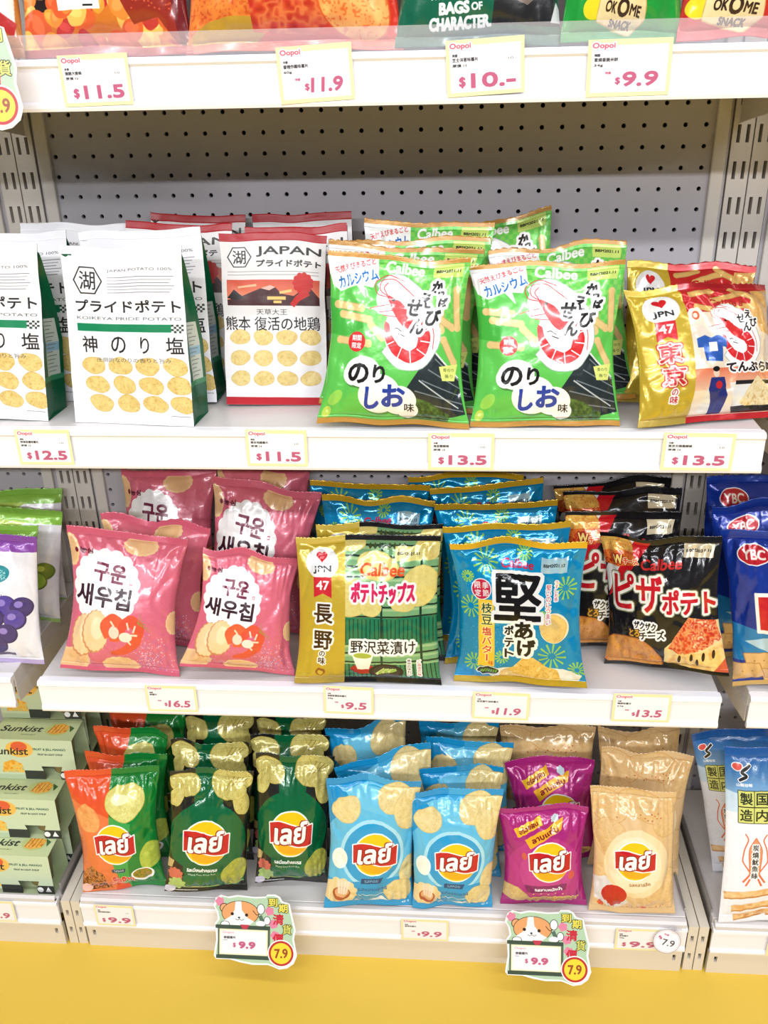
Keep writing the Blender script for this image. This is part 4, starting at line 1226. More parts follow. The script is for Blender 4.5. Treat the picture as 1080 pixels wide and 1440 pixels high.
# ------------------------------------------------------------------ bags
def nz(x, y, sx, sy, seed):
    return vnoise(np.asarray(x) * sx + 11.3, np.asarray(y) * sy + 7.7, seed) - .5


def grid_faces(nu, nv, base=0, flip=False):
    f = []
    for j in range(nv - 1):
        for i in range(nu - 1):
            a = base + j * nu + i
            q = (a, a + 1, a + nu + 1, a + nu)
            f.append(q[::-1] if flip else q)
    return f


class Surf:
    """centre surface, width and thickness of one pack; evaluated on (u,v) in [-1,1]x[0,1]"""
    def __init__(s, w, h, T, ta, seed, waist=.085, seal=.045, crumple=1.0, flat=0.0, heavy=.3, curl=1.0):
        s.__dict__.update(locals())

    def centre(s, u, v):
        topn = np.clip((v - .55) / .45, 0, 1) ** 1.5
        botn = np.clip((.25 - v) / .25, 0, 1) ** 1.5
        t = np.clip((v - s.seal) / (1 - 2 * s.seal), 0, 1)
        wf = (1 + (s.ta - 1) * v) * (1 - s.waist * np.sin(np.pi * t) ** .85)
        wf = wf + .028 * nz(np.sign(u) * 3, v, 1, 6, s.seed) * np.abs(u) * np.sin(np.pi * np.clip(v, 0, 1)) * s.crumple
        flare = .03 * np.exp(-v / .06) + .02 * np.exp(-(1 - v) / .06)
        x = u * s.w / 2 * (wf + flare * s.crumple * .5)
        y = s.curl * (.020 * nz(u, v * .2, 1.3, 1, s.seed + 1) * topn + .010 * nz(u, 0, 1.6, 1, s.seed + 2) * botn) + .004 * nz(u, v, 2, 3, s.seed + 3)
        y = y + s.curl * topn * .006 * np.abs(u) ** 3 * (1 if s.seed % 2 else -1)
        z = v * s.h + s.curl * .004 * (nz(u, 0, 2.1, 1, s.seed + 40) + .25) * botn + s.curl * (.0085 * nz(u, 0, 1.7, 1, s.seed + 4) * topn * s.crumple) + botn * .002 * (1 - np.abs(u))
        return x, y, z

    def thick(s, u, v):
        t = np.clip((v - s.seal) / (1 - 2 * s.seal), 0, 1)
        p = (4 * t * (1 - t)) ** .5 * (1 + s.heavy * (.5 - t))
        e = (1 - np.abs(u) ** (2.4 + 3 * s.flat)) ** (.62 - .2 * s.flat)
        base = s.T / 2 * p * e
        # pleats running out of the seals, folds across the film
        k = .0030 * s.crumple
        up = u * (3.2 + nz(u, 0, 2, 1, s.seed + 5)) + 2 * nz(u, v, 3, 2, s.seed + 12)
        d = k * .8 * (np.exp(-t / .10) * np.sin(7 * up + s.seed) + np.exp(-(1 - t) / .13) * np.sin(8.3 * up + 2 * s.seed))
        r = 0
        for i, (sx, sy, am) in enumerate(((2.2, 1.6, 1.0), (4.1, 2.7, .6), (7.5, 6.0, .3))):
            a = .5 + s.seed * 1.7 + i
            uu = u * math.cos(a) + v * 1.5 * math.sin(a); vv = -u * math.sin(a) + v * 1.5 * math.cos(a)
            n = nz(uu + .35 * nz(u, v, 3, 3, s.seed + 20 + i), vv, sx, sy * .5, s.seed + 6 + i)
            r = r - am * np.maximum(0, 1 - np.abs(n) * 7) ** 1.5
        edge = .35 + .65 * np.maximum(np.abs(u) ** 2, np.abs(2 * t - 1) ** 2)
        d = d + k * r * edge * .75
        d = d * np.clip(np.minimum(t, 1 - t) * 22, 0, 1) * np.clip((1 - np.abs(u)) * 7, 0, 1)
        return np.maximum(base + d, .0005)


def mesh_from(name, verts, faces, uvs, mats, mi=None):
    me = bpy.data.meshes.new(name)
    me.from_pydata(verts.tolist() if hasattr(verts, 'tolist') else verts, [], faces)
    for m in mats: me.materials.append(m)
    if mi is not None: me.polygons.foreach_set('material_index', mi)
    ul = me.uv_layers.new(name='UVMap')
    li = np.zeros(len(me.loops), int); me.loops.foreach_get('vertex_index', li)
    ul.data.foreach_set('uv', np.asarray(uvs, np.float32)[li].ravel())
    me.polygons.foreach_set('use_smooth', [True] * len(me.polygons))
    me.update()
    return me


def pillow_parts(S, nu, nv):
    s = S.seal
    out = []
    u1 = np.sin(np.linspace(-1, 1, nu) * np.pi / 2 * .98) / math.sin(np.pi / 2 * .98)
    v1 = s + (1 - 2 * s) * (.5 - .5 * np.cos(np.linspace(0, 1, nv) * np.pi)) * 1.0
    v1 = .5 * v1 + .5 * np.linspace(s, 1 - s, nv)
    U, V = np.meshgrid(u1, v1)
    x, y, z = S.centre(U, V); th = S.thick(U, V)
    Fr = np.stack([x, y - th, z], -1).reshape(-1, 3); S2 = Surf(S.w, S.h, S.T, S.ta, S.seed + 31, S.waist, S.seal, S.crumple, S.flat, S.heavy, S.curl)
    tb = S2.thick(U, V); tb[:, 0] = th[:, 0]; tb[:, -1] = th[:, -1]
    Bk = np.stack([x, y + tb, z], -1).reshape(-1, 3)
    n = len(Fr)
    faces = grid_faces(nu, nv) + grid_faces(nu, nv, n, True)
    mi = [0] * ((nu - 1) * (nv - 1)) + [1] * ((nu - 1) * (nv - 1))
    for j in range(nv - 1):
        a, b = j * nu, (j + 1) * nu
        faces += [(a, b, n + b, n + a), (b + nu - 1, a + nu - 1, n + a + nu - 1, n + b + nu - 1)]; mi += [0, 0]
    uv = np.stack([(U + 1) / 2, V], -1).reshape(-1, 2)
    out.append(('pouch', np.r_[Fr, Bk], faces, np.r_[uv, uv], mi))
    for nm, va, vb in (('bottom_seal', 0.0, s), ('top_seal', 1 - s, 1.0)):
        m = 9
        V2 = np.linspace(va, vb, m); U2_, V2_ = np.meshgrid(u1, V2)
        x, y, z = S.centre(U2_, V2_)
        rip = .00045 * np.where(np.arange(m) % 2, 1, -1)[:, None]
        if nm == 'top_seal': z[-1] += .0007 * np.where(np.arange(nu) % 2, 1, -1)
        F2 = np.stack([x, y - .0005 + rip, z], -1).reshape(-1, 3); B2 = np.stack([x, y + .0005 + rip, z], -1).reshape(-1, 3)
        k = len(F2); fc = grid_faces(nu, m) + grid_faces(nu, m, k, True); mi = [0] * ((nu - 1) * (m - 1)) + [1] * ((nu - 1) * (m - 1))
        for j in range(m - 1):
            a, b = j * nu, (j + 1) * nu
            fc += [(a, b, k + b, k + a), (b + nu - 1, a + nu - 1, k + a + nu - 1, k + b + nu - 1)]; mi += [0, 0]
        for i in range(nu - 1):
            t0 = (m - 1) * nu + i
            fc += [(t0, t0 + 1, k + t0 + 1, k + t0), (i + 1, i, k + i, k + i + 1)]; mi += [0, 0]
        uv = np.stack([(U2_ + 1) / 2, V2_], -1).reshape(-1, 2)
        out.append((nm, np.r_[F2, B2], fc, np.r_[uv, uv], mi))
    return out


def gusset_parts(w, h, D, ta, seed, lean, nu, nv, seal=.045):
    """stand-up pack: flat front, folded side gussets, sealed top"""
    out = []
    tl = math.tan(lean)
    def depth(v):
        t = np.clip((1 - seal - v) / (1 - seal), 0, 1)
        return D * np.clip(t * 1.9, 0, 1) ** .75 + .0012
    def front(u, v):
        topn = np.clip((v - .5) / .5, 0, 1) ** 1.5
        x = u * w / 2 * (1 + (ta - 1) * v) * (1 - .012 * np.sin(np.pi * v)) + .003 * nz(u, v, 1, 5, seed) * np.abs(u)
        y = .014 * nz(u, v, 1.5, 1, seed + 1) * topn - .006 * np.clip(1 - u ** 2, 0, 1) * np.sin(np.pi * np.clip(v, 0, 1)) ** .8
        for i, sx in enumerate((2.4, 5.0)):
            a = seed * 1.3 + i
            n = nz(u * math.cos(a) + v * 1.5 * math.sin(a), v * 1.5 * math.cos(a) - u * math.sin(a), sx, sx * .5, seed + 5 + i)
            y = y + .0016 / (1 + i) * np.maximum(0, 1 - np.abs(n) * 8)
        y = y + depth(v) * 0
        z = v * h + .009 * nz(u, 0, 1.8, 1, seed + 3) * topn
        return x, y, z
    u1 = np.linspace(-1, 1, nu); v1 = np.linspace(0, 1 - seal, nv)
    U, V = np.meshgrid(u1, v1)
    x, y, z = front(U, V); Fr = np.stack([x, y, z], -1).reshape(-1, 3)
    yb = np.maximum(depth(V) + .3 * y, y + .001); zb = z + np.clip(1 - V * 6, 0, 1) * D * tl
    Bk = np.stack([x, yb, zb], -1).reshape(-1, 3); n = len(Fr)
    uv = np.stack([(U + 1) / 2, V], -1).reshape(-1, 2)
    out.append(('front_panel', Fr, grid_faces(nu, nv), uv, [0] * ((nu - 1) * (nv - 1))))
    out.append(('back_panel', Bk, grid_faces(nu, nv, 0, True), uv, [1] * ((nu - 1) * (nv - 1))))
    for sgn in (-1, 1):
        col = 0 if sgn < 0 else nu - 1
        F = Fr.reshape(nv, nu, 3)[:, col]; B = Bk.reshape(nv, nu, 3)[:, col]
        m = 5; vs = []; us = []
        for j in range(nv):
            for i in range(m):
                k = i / (m - 1); p = F[j] * (1 - k) + B[j] * k
                inn = (1 - abs(2 * k - 1)) * (.004 + .012 * max(0, v1[j] - .25))
                vs.append((p[0] - sgn * inn, p[1], p[2])); us.append((k, v1[j]))
        out.append(('side_gusset', np.array(vs), grid_faces(m, nv, 0, sgn < 0), us, [2] * ((m - 1) * (nv - 1))))
    m = 7
    V2_, = (np.linspace(1 - seal, 1, m),); U2_, V2g = np.meshgrid(u1, V2_)
    x, y, z = front(U2_, V2g); rip = .0004 * np.where(np.arange(m) % 2, 1, -1)[:, None]
    F2 = np.stack([x, y + rip, z], -1).reshape(-1, 3); B2 = np.stack([x, y + rip + .001, z], -1).reshape(-1, 3); k = len(F2)
    fc = grid_faces(nu, m) + grid_faces(nu, m, k, True); mi = [0] * ((nu - 1) * (m - 1)) + [1] * ((nu - 1) * (m - 1))
    for i in range(nu - 1):
        t0 = (m - 1) * nu + i; fc.append((t0, t0 + 1, k + t0 + 1, k + t0)); mi.append(0)
    uv = np.stack([(U2_ + 1) / 2, V2g], -1).reshape(-1, 2)
    out.append(('top_seal', np.r_[F2, B2], fc, np.r_[uv, uv], mi))
    # flat base
    F = Fr.reshape(nv, nu, 3)[0]; B = Bk.reshape(nv, nu, 3)[0]
    out.append(('base_fold', np.r_[F, B], [(i, nu + i, nu + i + 1, i + 1) for i in range(nu - 1)], np.zeros((2 * nu, 2)), [1] * (nu - 1)))
    return out


def side_art(base, with_table):
    a = Art(60, 200, 120, base)
    if with_table:
        a.rect(16, 84, 52, 150, (206, 214, 206)); a.rect(16, 112, 52, 122, (150, 190, 216))
        for i in range(14): a.line([(20, 88 + i * 4.4), (46 - (i % 3) * 4, 88 + i * 4.4)], 1, (120, 130, 126))
        a.rect(0, 150, 60, 156, (60, 140, 100))
    return a


# kind: roughness, metallic, thickness, waist, crumple, back colour, folded style
STYLE = {
    'JP': (.42, 0.0, .050, .0, 1, (20, 96, 66)), 'KM': (.36, 0.0, .036, .0, 1, (76, 26, 34)),
    'EB': (.24, .10, .046, 0.1, 1.5, (120, 96, 50)), 'TK': (.22, .25, .050, 0.06, 1.6, (150, 120, 50)), 'KR': (.26, .05, .052, 0.13, 1.8, (190, 84, 106)),
    'NG': (.22, .20, .040, 0.05, 1.4, (40, 60, 44)), 'BK': (.17, .32, .041, 0.1, 1.8, (10, 60, 90)), 'PZ': (.18, .15, .046, 0.09, 1.9, (24, 22, 24)),
    'YB': (.20, .2, .050, 0.05, 1.7, (24, 44, 120)), 'GR': (.26, .1, .040, .04, .9, (210, 206, 220)), 'GN': (.26, .1, .040, .04, .9, (200, 214, 170)),
    'LO': (.22, .05, .050, 0.13, 1.6, (30, 110, 60)), 'LG': (.20, .1, .050, 0.06, 1.6, (24, 40, 30)), 'LB': (.22, .05, .048, 0.09, 1.7, (60, 140, 190)),
    'LP': (.22, .1, .052, 0.12, 1.6, (120, 30, 90)), 'LE': (.20, .05, .050, 0.06, 1.9, (214, 180, 136)), 'SQ': (.28, 0.0, .030, .02, .8, (206, 210, 220)),
    'TA': (.22, .05, .06, .05, 1.1, (120, 40, 30)), 'TB': (.20, .1, .06, .07, 1.2, (180, 50, 30)), 'TC': (.26, .05, .05, .08, .9, (10, 80, 60)),
    'TD': (.22, .05, .05, .10, 1.1, (30, 120, 50)), 'TE': (.22, .05, .05, .06, 1.1, (150, 20, 30)), 'TZ': (.25, 0, .05, .05, 1, (150, 90, 40)),
}
BMAT = {}
for k_, (ro, me_, T_, wa, cr, bc) in STYLE.items():
    BMAT[k_] = [image_mat('film_' + k_.lower(), ART[k_], ro, me_, bump=.3 if ro < .3 else .12, bscale=55, coat=.5 if ro < .3 else 0.0),
                mat('film_back_' + k_.lower(), lin(*bc), ro + .05, metal=me_)]
BMAT['JP'].append(image_mat('gusset_green', side_art((8, 92, 60), True).image('print_side_green'), .3))
BMAT['KM'].append(image_mat('gusset_maroon', side_art((66, 24, 32), False).image('print_side_maroon'), .3))

FRONT = {'JP1', 'JP2', 'KM1', 'EB1', 'EB2', 'TK1', 'KR1', 'KR2', 'NG1', 'BK1', 'PZ1', 'YB1', 'GR1', 'LO1', 'LG1', 'LG2', 'LB1', 'LB2', 'LP1', 'LE1', 'SQ1', 'KR5', 'LP2', 'LE2', 'TA', 'TB', 'TC', 'TD', 'TE'}

# id: (name, category, group, label)
INFO = {}
def info(i, name, cat, group, label): INFO[i] = (name, cat, group, label)


W_ = ('potato_pack', 'snack pack', 'white gusseted potato packs')
info('JP1', *W_, 'white potato pack with green bar and rows of chips, standing nearest, all print visible')
info('JP2', *W_, 'white potato pack cut off by the left picture edge, green side fold showing')
info('JP3', *W_, 'white potato pack directly behind the front white pack, only its right edge showing')
info('JP4', *W_, 'white potato pack behind the one cut off at the left edge')
info('JP5', *W_, 'rearmost white potato pack, only a pale sealed top showing near the pegboard')
W_ = ('chicken_potato_pack', 'snack pack', 'white packs with red top seals')
info('KM1', *W_, 'front white pack with red seal and red mountain picture, beside the green shrimp bags')
info('KM2', *W_, 'red-sealed white pack right behind the one with the mountain picture')
info('KM3', *W_, 'rearmost red-sealed pack behind the mountain picture pack')
info('KM4', *W_, 'red-topped pack standing behind the white potato pack, letters AN showing')
info('KM5', *W_, 'rearmost red-topped pack above the white potato packs')
W_ = ('shrimp_snack_bag', 'snack bag', 'green seaweed shrimp snack bags')
info('EB1', *W_, 'front green shrimp snack bag beside the red-sealed white pack')
info('EB2', *W_, 'front green shrimp snack bag beside the red and gold Tokyo bag')
info('EB3', *W_, 'green shrimp bag touching the back of the front green bag nearer the white packs')
info('EB4', *W_, 'third green shrimp bag counted back from the front one nearer the white packs')
info('EB5', *W_, 'rearmost green shrimp bag on the side of the red-sealed packs, blue script showing')
info('EB6', *W_, 'rearmost green shrimp bag with its corner tilted up against the pegboard')
info('EB7', *W_, 'green shrimp bag just behind the front one nearer the Tokyo bag')
W_ = ('regional_shrimp_bag', 'snack bag', 'red and gold regional shrimp bags')
info('TK1', *W_, 'front red and gold bag with blue shirt and tempura picture')
info('TK2', *W_, 'red and gold bag behind, only heart badge and red top showing')
info('TK3', *W_, 'red and gold bag cut off at the right picture edge, second shelf')
W_ = ('pink_chip_bag', 'snack bag', 'pink shrimp chip bags')
info('KR1', *W_, 'front pink shrimp chip bag nearest the left upright')
info('KR2', *W_, 'front pink shrimp chip bag beside the gold and green bag')
info('KR3', *W_, 'pink bag leaning right behind the front pink bag nearest the upright')
info('KR4', *W_, 'tall pink bag at the back beside the left upright, upper half of badge showing')
info('KR5', *W_, 'pink bag behind the second front pink bag, top dipping in the middle')
info('KR6', *W_, 'rearmost pink bag, only a rounded top with yellow chip showing')
W_ = ('regional_chip_bag', 'snack bag', 'gold and green regional chip bags')
info('NG1', *W_, 'front gold and green chip bag with heart badge and pink lettering')
info('NG2', *W_, 'gold and green chip bag behind, only JPN badge and black seal showing')
W_ = ('teal_chip_bag', 'snack bag', 'teal kettle chip bags with yellow seals')
info('BK1', *W_, 'front teal chip bag with big black character and green fireworks')
info('BK2', *W_, 'teal chip bag directly behind the front teal bag')
info('BK3', *W_, 'third teal chip bag back in the column behind the front one')
info('BK4', *W_, 'fourth teal chip bag back, its top slanting up to the right')
info('BK5', *W_, 'rearmost teal chip bag, only its yellow seal showing under the shelf')
info('BK6', *W_, 'teal chip bag standing behind the two gold and green bags')
info('BK7', *W_, 'rearmost teal chip bag behind the gold and green bags')
W_ = ('pizza_chip_bag', 'snack bag', 'black pizza chip bags')
info('PZ1', *W_, 'front black pizza chip bag with red lettering and pizza slice')
info('PZ2', *W_, 'black pizza chip bag behind the front one, peeking past the teal bag')
info('PZ3', *W_, 'third black pizza chip bag back with cream date box')
info('PZ4', *W_, 'rearmost black pizza chip bag just under the shelf')
W_ = ('cracker_pack', 'snack pack', 'blue cracker packs')
info('YB1', *W_, 'front blue cracker pack with oval red badge at the right edge')
info('YB2', *W_, 'middle blue cracker pack, badge showing above the front pack')
info('YB3', *W_, 'rearmost blue cracker pack just under the shelf')
W_ = ('fruit_jelly_pack', 'snack pack', 'grape jelly packs')
info('GR1', *W_, 'white pack with purple band and purple grapes at the left edge')
info('GN1', *W_, 'white and green grape pack directly behind the purple grape pack')
info('GN2', *W_, 'second white and green grape pack, green side print visible')
info('GN3', *W_, 'rearmost white and green grape pack against the left pegboard')
W_ = ('orange_green_chip_bag', 'snack bag', 'orange and green Thai chip bags')
info('LO1', *W_, 'front orange and green chip bag with round yellow badge')
info('LO2', *W_, 'orange and green chip bag just behind the front one, folded corner')
info('LO3', *W_, 'third orange and green chip bag back')
info('LO4', *W_, 'rearmost orange and green chip bag under the shelf')
W_ = ('dark_green_chip_bag', 'snack bag', 'dark green Thai chip bags')
info('LG1', *W_, 'front dark green chip bag beside the orange and green bag')
info('LG2', *W_, 'front dark green chip bag beside the light blue bags')
info('LG3', *W_, 'dark green bag behind the front one nearer the orange bags')
info('LG4', *W_, 'rearmost dark green bag on the side of the orange bags')
info('LG5', *W_, 'dark green bag behind the front one nearer the light blue bags')
info('LG6', *W_, 'rearmost dark green bag on the side of the light blue bags')
W_ = ('light_blue_chip_bag', 'snack bag', 'light blue Thai chip bags')
info('LB1', *W_, 'front light blue chip bag beside the dark green bags')
info('LB2', *W_, 'front light blue chip bag beside the magenta bags')
info('LB3', *W_, 'light blue bag behind the front one nearer the dark green bags')
info('LB4', *W_, 'rearmost light blue bag nearer the dark green bags')
info('LB5', *W_, 'light blue bag directly behind the front one nearer the magenta bags')
info('LB6', *W_, 'third light blue bag back, partly behind the magenta bag')
info('LB7', *W_, 'rearmost light blue bag under the shelf beside the beige bag')
W_ = ('magenta_chip_bag', 'snack bag', 'magenta Thai chip bags')
info('LP1', *W_, 'front magenta chip bag behind the dog price card')
info('LP2', *W_, 'magenta chip bag behind, its yellow ribbon print tilted')
W_ = ('beige_chip_bag', 'snack bag', 'beige Thai chip bags')
info('LE1', *W_, 'front beige chip bag with red sauce dip print')
info('LE2', *W_, 'beige chip bag directly behind the front beige bag')
info('LE3', *W_, 'rearmost beige chip bag in the column beside the bay end')
info('LE4', *W_, 'beige chip bag standing behind the two magenta bags')
W_ = ('squid_snack_pack', 'snack pack', 'blue and white squid snack packs')
info('SQ1', *W_, 'front blue and white squid snack pack with orange squid drawing')
info('SQ2', *W_, 'blue and white squid pack behind the front one, in shade')
info('SQ3', *W_, 'rearmost squid pack, dark top at the right edge')
info('RD1', 'red_snack_pack', 'snack pack', None, 'red pack glimpsed deep in the gap between the two bays, bottom shelf')
info('TA', 'orange_snack_pack', 'snack pack', None, 'orange crispy snack pack with white label on the topmost shelf')
info('TB', 'spicy_chip_bag', 'snack bag', None, 'shiny orange-red chip bag on the topmost shelf')
info('TC', 'portrait_crisp_bag', 'snack bag', None, 'dark green crisp bag with white words and a man\'s face')
info('TD', 'green_rice_snack_bag', 'snack bag', 'rice snack bags', 'bright green rice snack bag on the topmost shelf')
info('TE', 'red_rice_snack_bag', 'snack bag', 'rice snack bags', 'bright red rice snack bag on the topmost shelf')
info('TZ', 'brown_snack_pack', 'snack pack', None, 'brown snack pack behind the promotion card at the top left')

DIMS = {}
for n_, (bid, kind, sh, X, Y, lean, yaw, roll, w, h, ta) in enumerate(BAGS):
    ro, me_, T_, wa, cr, bc = STYLE[kind]
    fr = bid in FRONT
    name, cat, grp, label = INFO[bid]
    if kind in ('JP', 'KM'):
        parts = gusset_parts(w, h, T_, ta, 40 + n_, lean, 30 if fr else 18, 40 if fr else 24)
    else:
        S = Surf(w / (1.0), h, T_, ta, 10 + n_ * 3, waist=wa, crumple=cr, seal=.05 if kind != 'NG' else .04)
        parts = pillow_parts(S, 60 if fr else 34, 76 if fr else 40)
    M = Matrix.Rotation(yaw, 4, 'Z') @ Matrix.Rotation(-lean, 4, 'X') @ Matrix.Rotation(roll, 4, 'Y')
    R3 = np.array(M.to_3x3())
    zmin = min((p[1] @ R3.T)[:, 2].min() for p in parts)
    r = empty(name); r.matrix_world = Matrix.Translation((X, Y, SHELF_Z[sh] - zmin + .0004)) @ M
    tag(r, label, cat, grp)
    for nm, vv, ff, uv, mi in parts:
        me = mesh_from(nm, vv, ff, uv, BMAT[kind], mi)
        o = bpy.data.objects.new(nm, me); C.objects.link(o); o.parent = r

# ------------------------------------------------------------------ price cards
CARD_BACK = mat('card_paper', lin(240, 238, 240), .6)
PINK = (190, 92, 128)


def card_art(price, lines, style=0, W=75, H=48):
    a = Art(W, H, 300, (246, 243, 248))
    for q in ((0, 0, W, 5), (0, H - 3.5, W, H), (0, 0, 3, H), (W - 3, 0, W, H)): a.rect(*q, (240, 232, 178))
    a.rect(3, 5, 3.5, H - 3.5, (226, 216, 170)); a.rect(W - 3.5, 5, W - 3, H - 3.5, (226, 216, 170))
    a.text('Oopoi', 14, 5.6, 20, 5.6, (214, 96, 120), bold=.4, strokes=((WH, 1),))
    y = 13
    for i, t in enumerate(lines):
        hgt = (2.2, 3.2, 2.4)[min(i, 2)]
        a.text(t, 6 + len(t) * hgt * .55, y, len(t) * hgt * 1.1, hgt, (60, 60, 66), bold=.25); y += hgt + 1.6
    if style == 0:
        a.text('$', 15, 36, 5.4, 9, PINK, bold=.9); a.text(price, 45, 35, 42, 11.5, PINK, bold=1.3)
        a.text('10', 62, 18, 5, 2, (80, 80, 84))
    else:
        a.text('特價', 19, 28, 5, 2.2, PINK, bold=.2); a.text('$', 28, 35, 4, 6, PINK, bold=.6); a.text(price, 48, 33.5, 31, 11.5, PINK, bold=1.1, shear=.12)
    a.line([(46, 43), (66, 43)], .35, (150, 140, 146))
    return a


def card(x, z, y, w, h, price, lines, style, label, rot=0.0):
    im = card_art(price, lines, style).image('print_card')
    m = image_mat('card_print', im, .35, bump=0)
    mb = MB(); mb.slab([(-w / 2, -h / 2), (w / 2, -h / 2), (w / 2, h / 2), (-w / 2, h / 2)], -.0004, .0004, 0, 1)
    o = mb.build('price_card', [m, CARD_BACK], None, uvbox=(-w / 2, -h / 2, w / 2, h / 2))
    o.location = (x, y, z); o.rotation_euler = (0, rot, 0)
    tag(o, label, 'price card', 'yellow-edged price cards')
    return o


Yc, Ycb = YF - .0028, YB - .0028
for a_ in ((-.251, 1.215, Yc, .070, .046, '11.5', ['多樂', '脆脆大脆條', '原價 12'], 0, 'price card 11.5 under the orange crispy snack pack on the topmost rail', -.02),
           (-.033, 1.2165, Yc, .073, .050, '11.9', ['卡樂', '香辣炸雞味薯片', '60g'], 1, 'price card 11.9 under the orange-red chip bag on the topmost rail', -.05),
           (.130, 1.219, Yc, .074, .049, '10.-', ['英國', '芝士洋蔥味薯片', '原價 11'], 0, 'price card 10 tilted under the dark green portrait bag', -.05),
           (.265, 1.2155, Yc, .078, .049, '9.9', ['韓國', '蔥燒香脆米餅', '34g'], 1, 'price card 9.9 under the green rice snack bag, topmost rail', -.01),
           (-.375, .8265, Yc, .066, .044, '12.5', ['湖池', '神海苔鹽味薯片', '原價 13'], 0, 'price card 12.5 under the white potato pack', 0),
           (-.099, .827, Yc, .071, .045, '11.5', ['湖池', '熊本地雞薯片', '原價 14'], 0, 'price card 11.5 under the mountain picture pack', .01),
           (.113, .824, Yc, .075, .045, '13.5', ['卡樂', '海苔鹽蝦條', '原價 15'], 0, 'price card 13.5 below the gap between the two front green shrimp bags', 0),
           (.377, .8255, Yc, .079, .045, '13.5', ['卡樂', '東京天婦羅蝦條', '原價 14'], 0, 'price card 13.5 under the red and gold Tokyo bag', .01),
           (-.267, .466, Yc, .069, .042, '16.5', ['韓國', '鮮蝦片'], 1, 'price card 16.5 under the front pink bags', 0),
           (-.029, .4705, Yc, .066, .044, '9.5', ['卡樂', '長野野澤菜味薯片', '58g'], 1, 'price card 9.5 under the gold and green bag', .02),
           (.170, .4675, Yc, .074, .043, '11.9', ['卡樂', '枝豆鹽牛油味薯片'], 1, 'price card 11.9 under the front teal bag', .02),
           (.350, .470, Yc, .074, .044, '13.5', ['卡樂', '薄餅味薯片', '63g'], 1, 'price card 13.5 under the black pizza chip bag', 0),
           (-.397, .0745, Ycb, .060, .043, '9.9', ['泰國', '燒烤海鮮味薯片'], 0, 'price card 9.9 under the orange and green chip bag', .01),
           (.071, .0715, Ycb, .070, .043, '9.9', ['泰國', '扇貝味薯片'], 1, 'price card 9.9 under the two front light blue bags', 0),
           (.382, .070, Ycb, .068, .044, '9.9', ['泰國', '原味薯片', '48g'], 0, 'price card 9.9 under the front beige chip bag', 0),
           (-.585, .073, Ycb, .064, .044, '8.9', ['水果', '果凍'], 1, 'price card under the fruit jelly cartons, left edge', 0),
           (.598, .070, Ycb, .068, .044, '15', ['台灣', '魷魚絲'], 1, 'price card under the squid packs, right edge', 0)):
    card(*a_)

# ------------------------------------------------------------------ dog promotion cards
def promo_outline():
    return [(3, 8), (9, 4), (18, 6), (30, 3.5), (52, 5), (66, 4), (68, 1.5), (78, 1), (84, 4), (87, 9), (96, 12), (98, 20), (101, 32), (104, 44), (102, 56), (104, 66),
            (106, 76), (102, 86), (94, 92), (84, 94), (76, 91), (70, 89), (50, 89.5), (34, 87), (22, 84), (4, 84), (1, 80), (4, 60), (3, 44), (2, 40), (6, 34), (4, 24), (0, 18)]


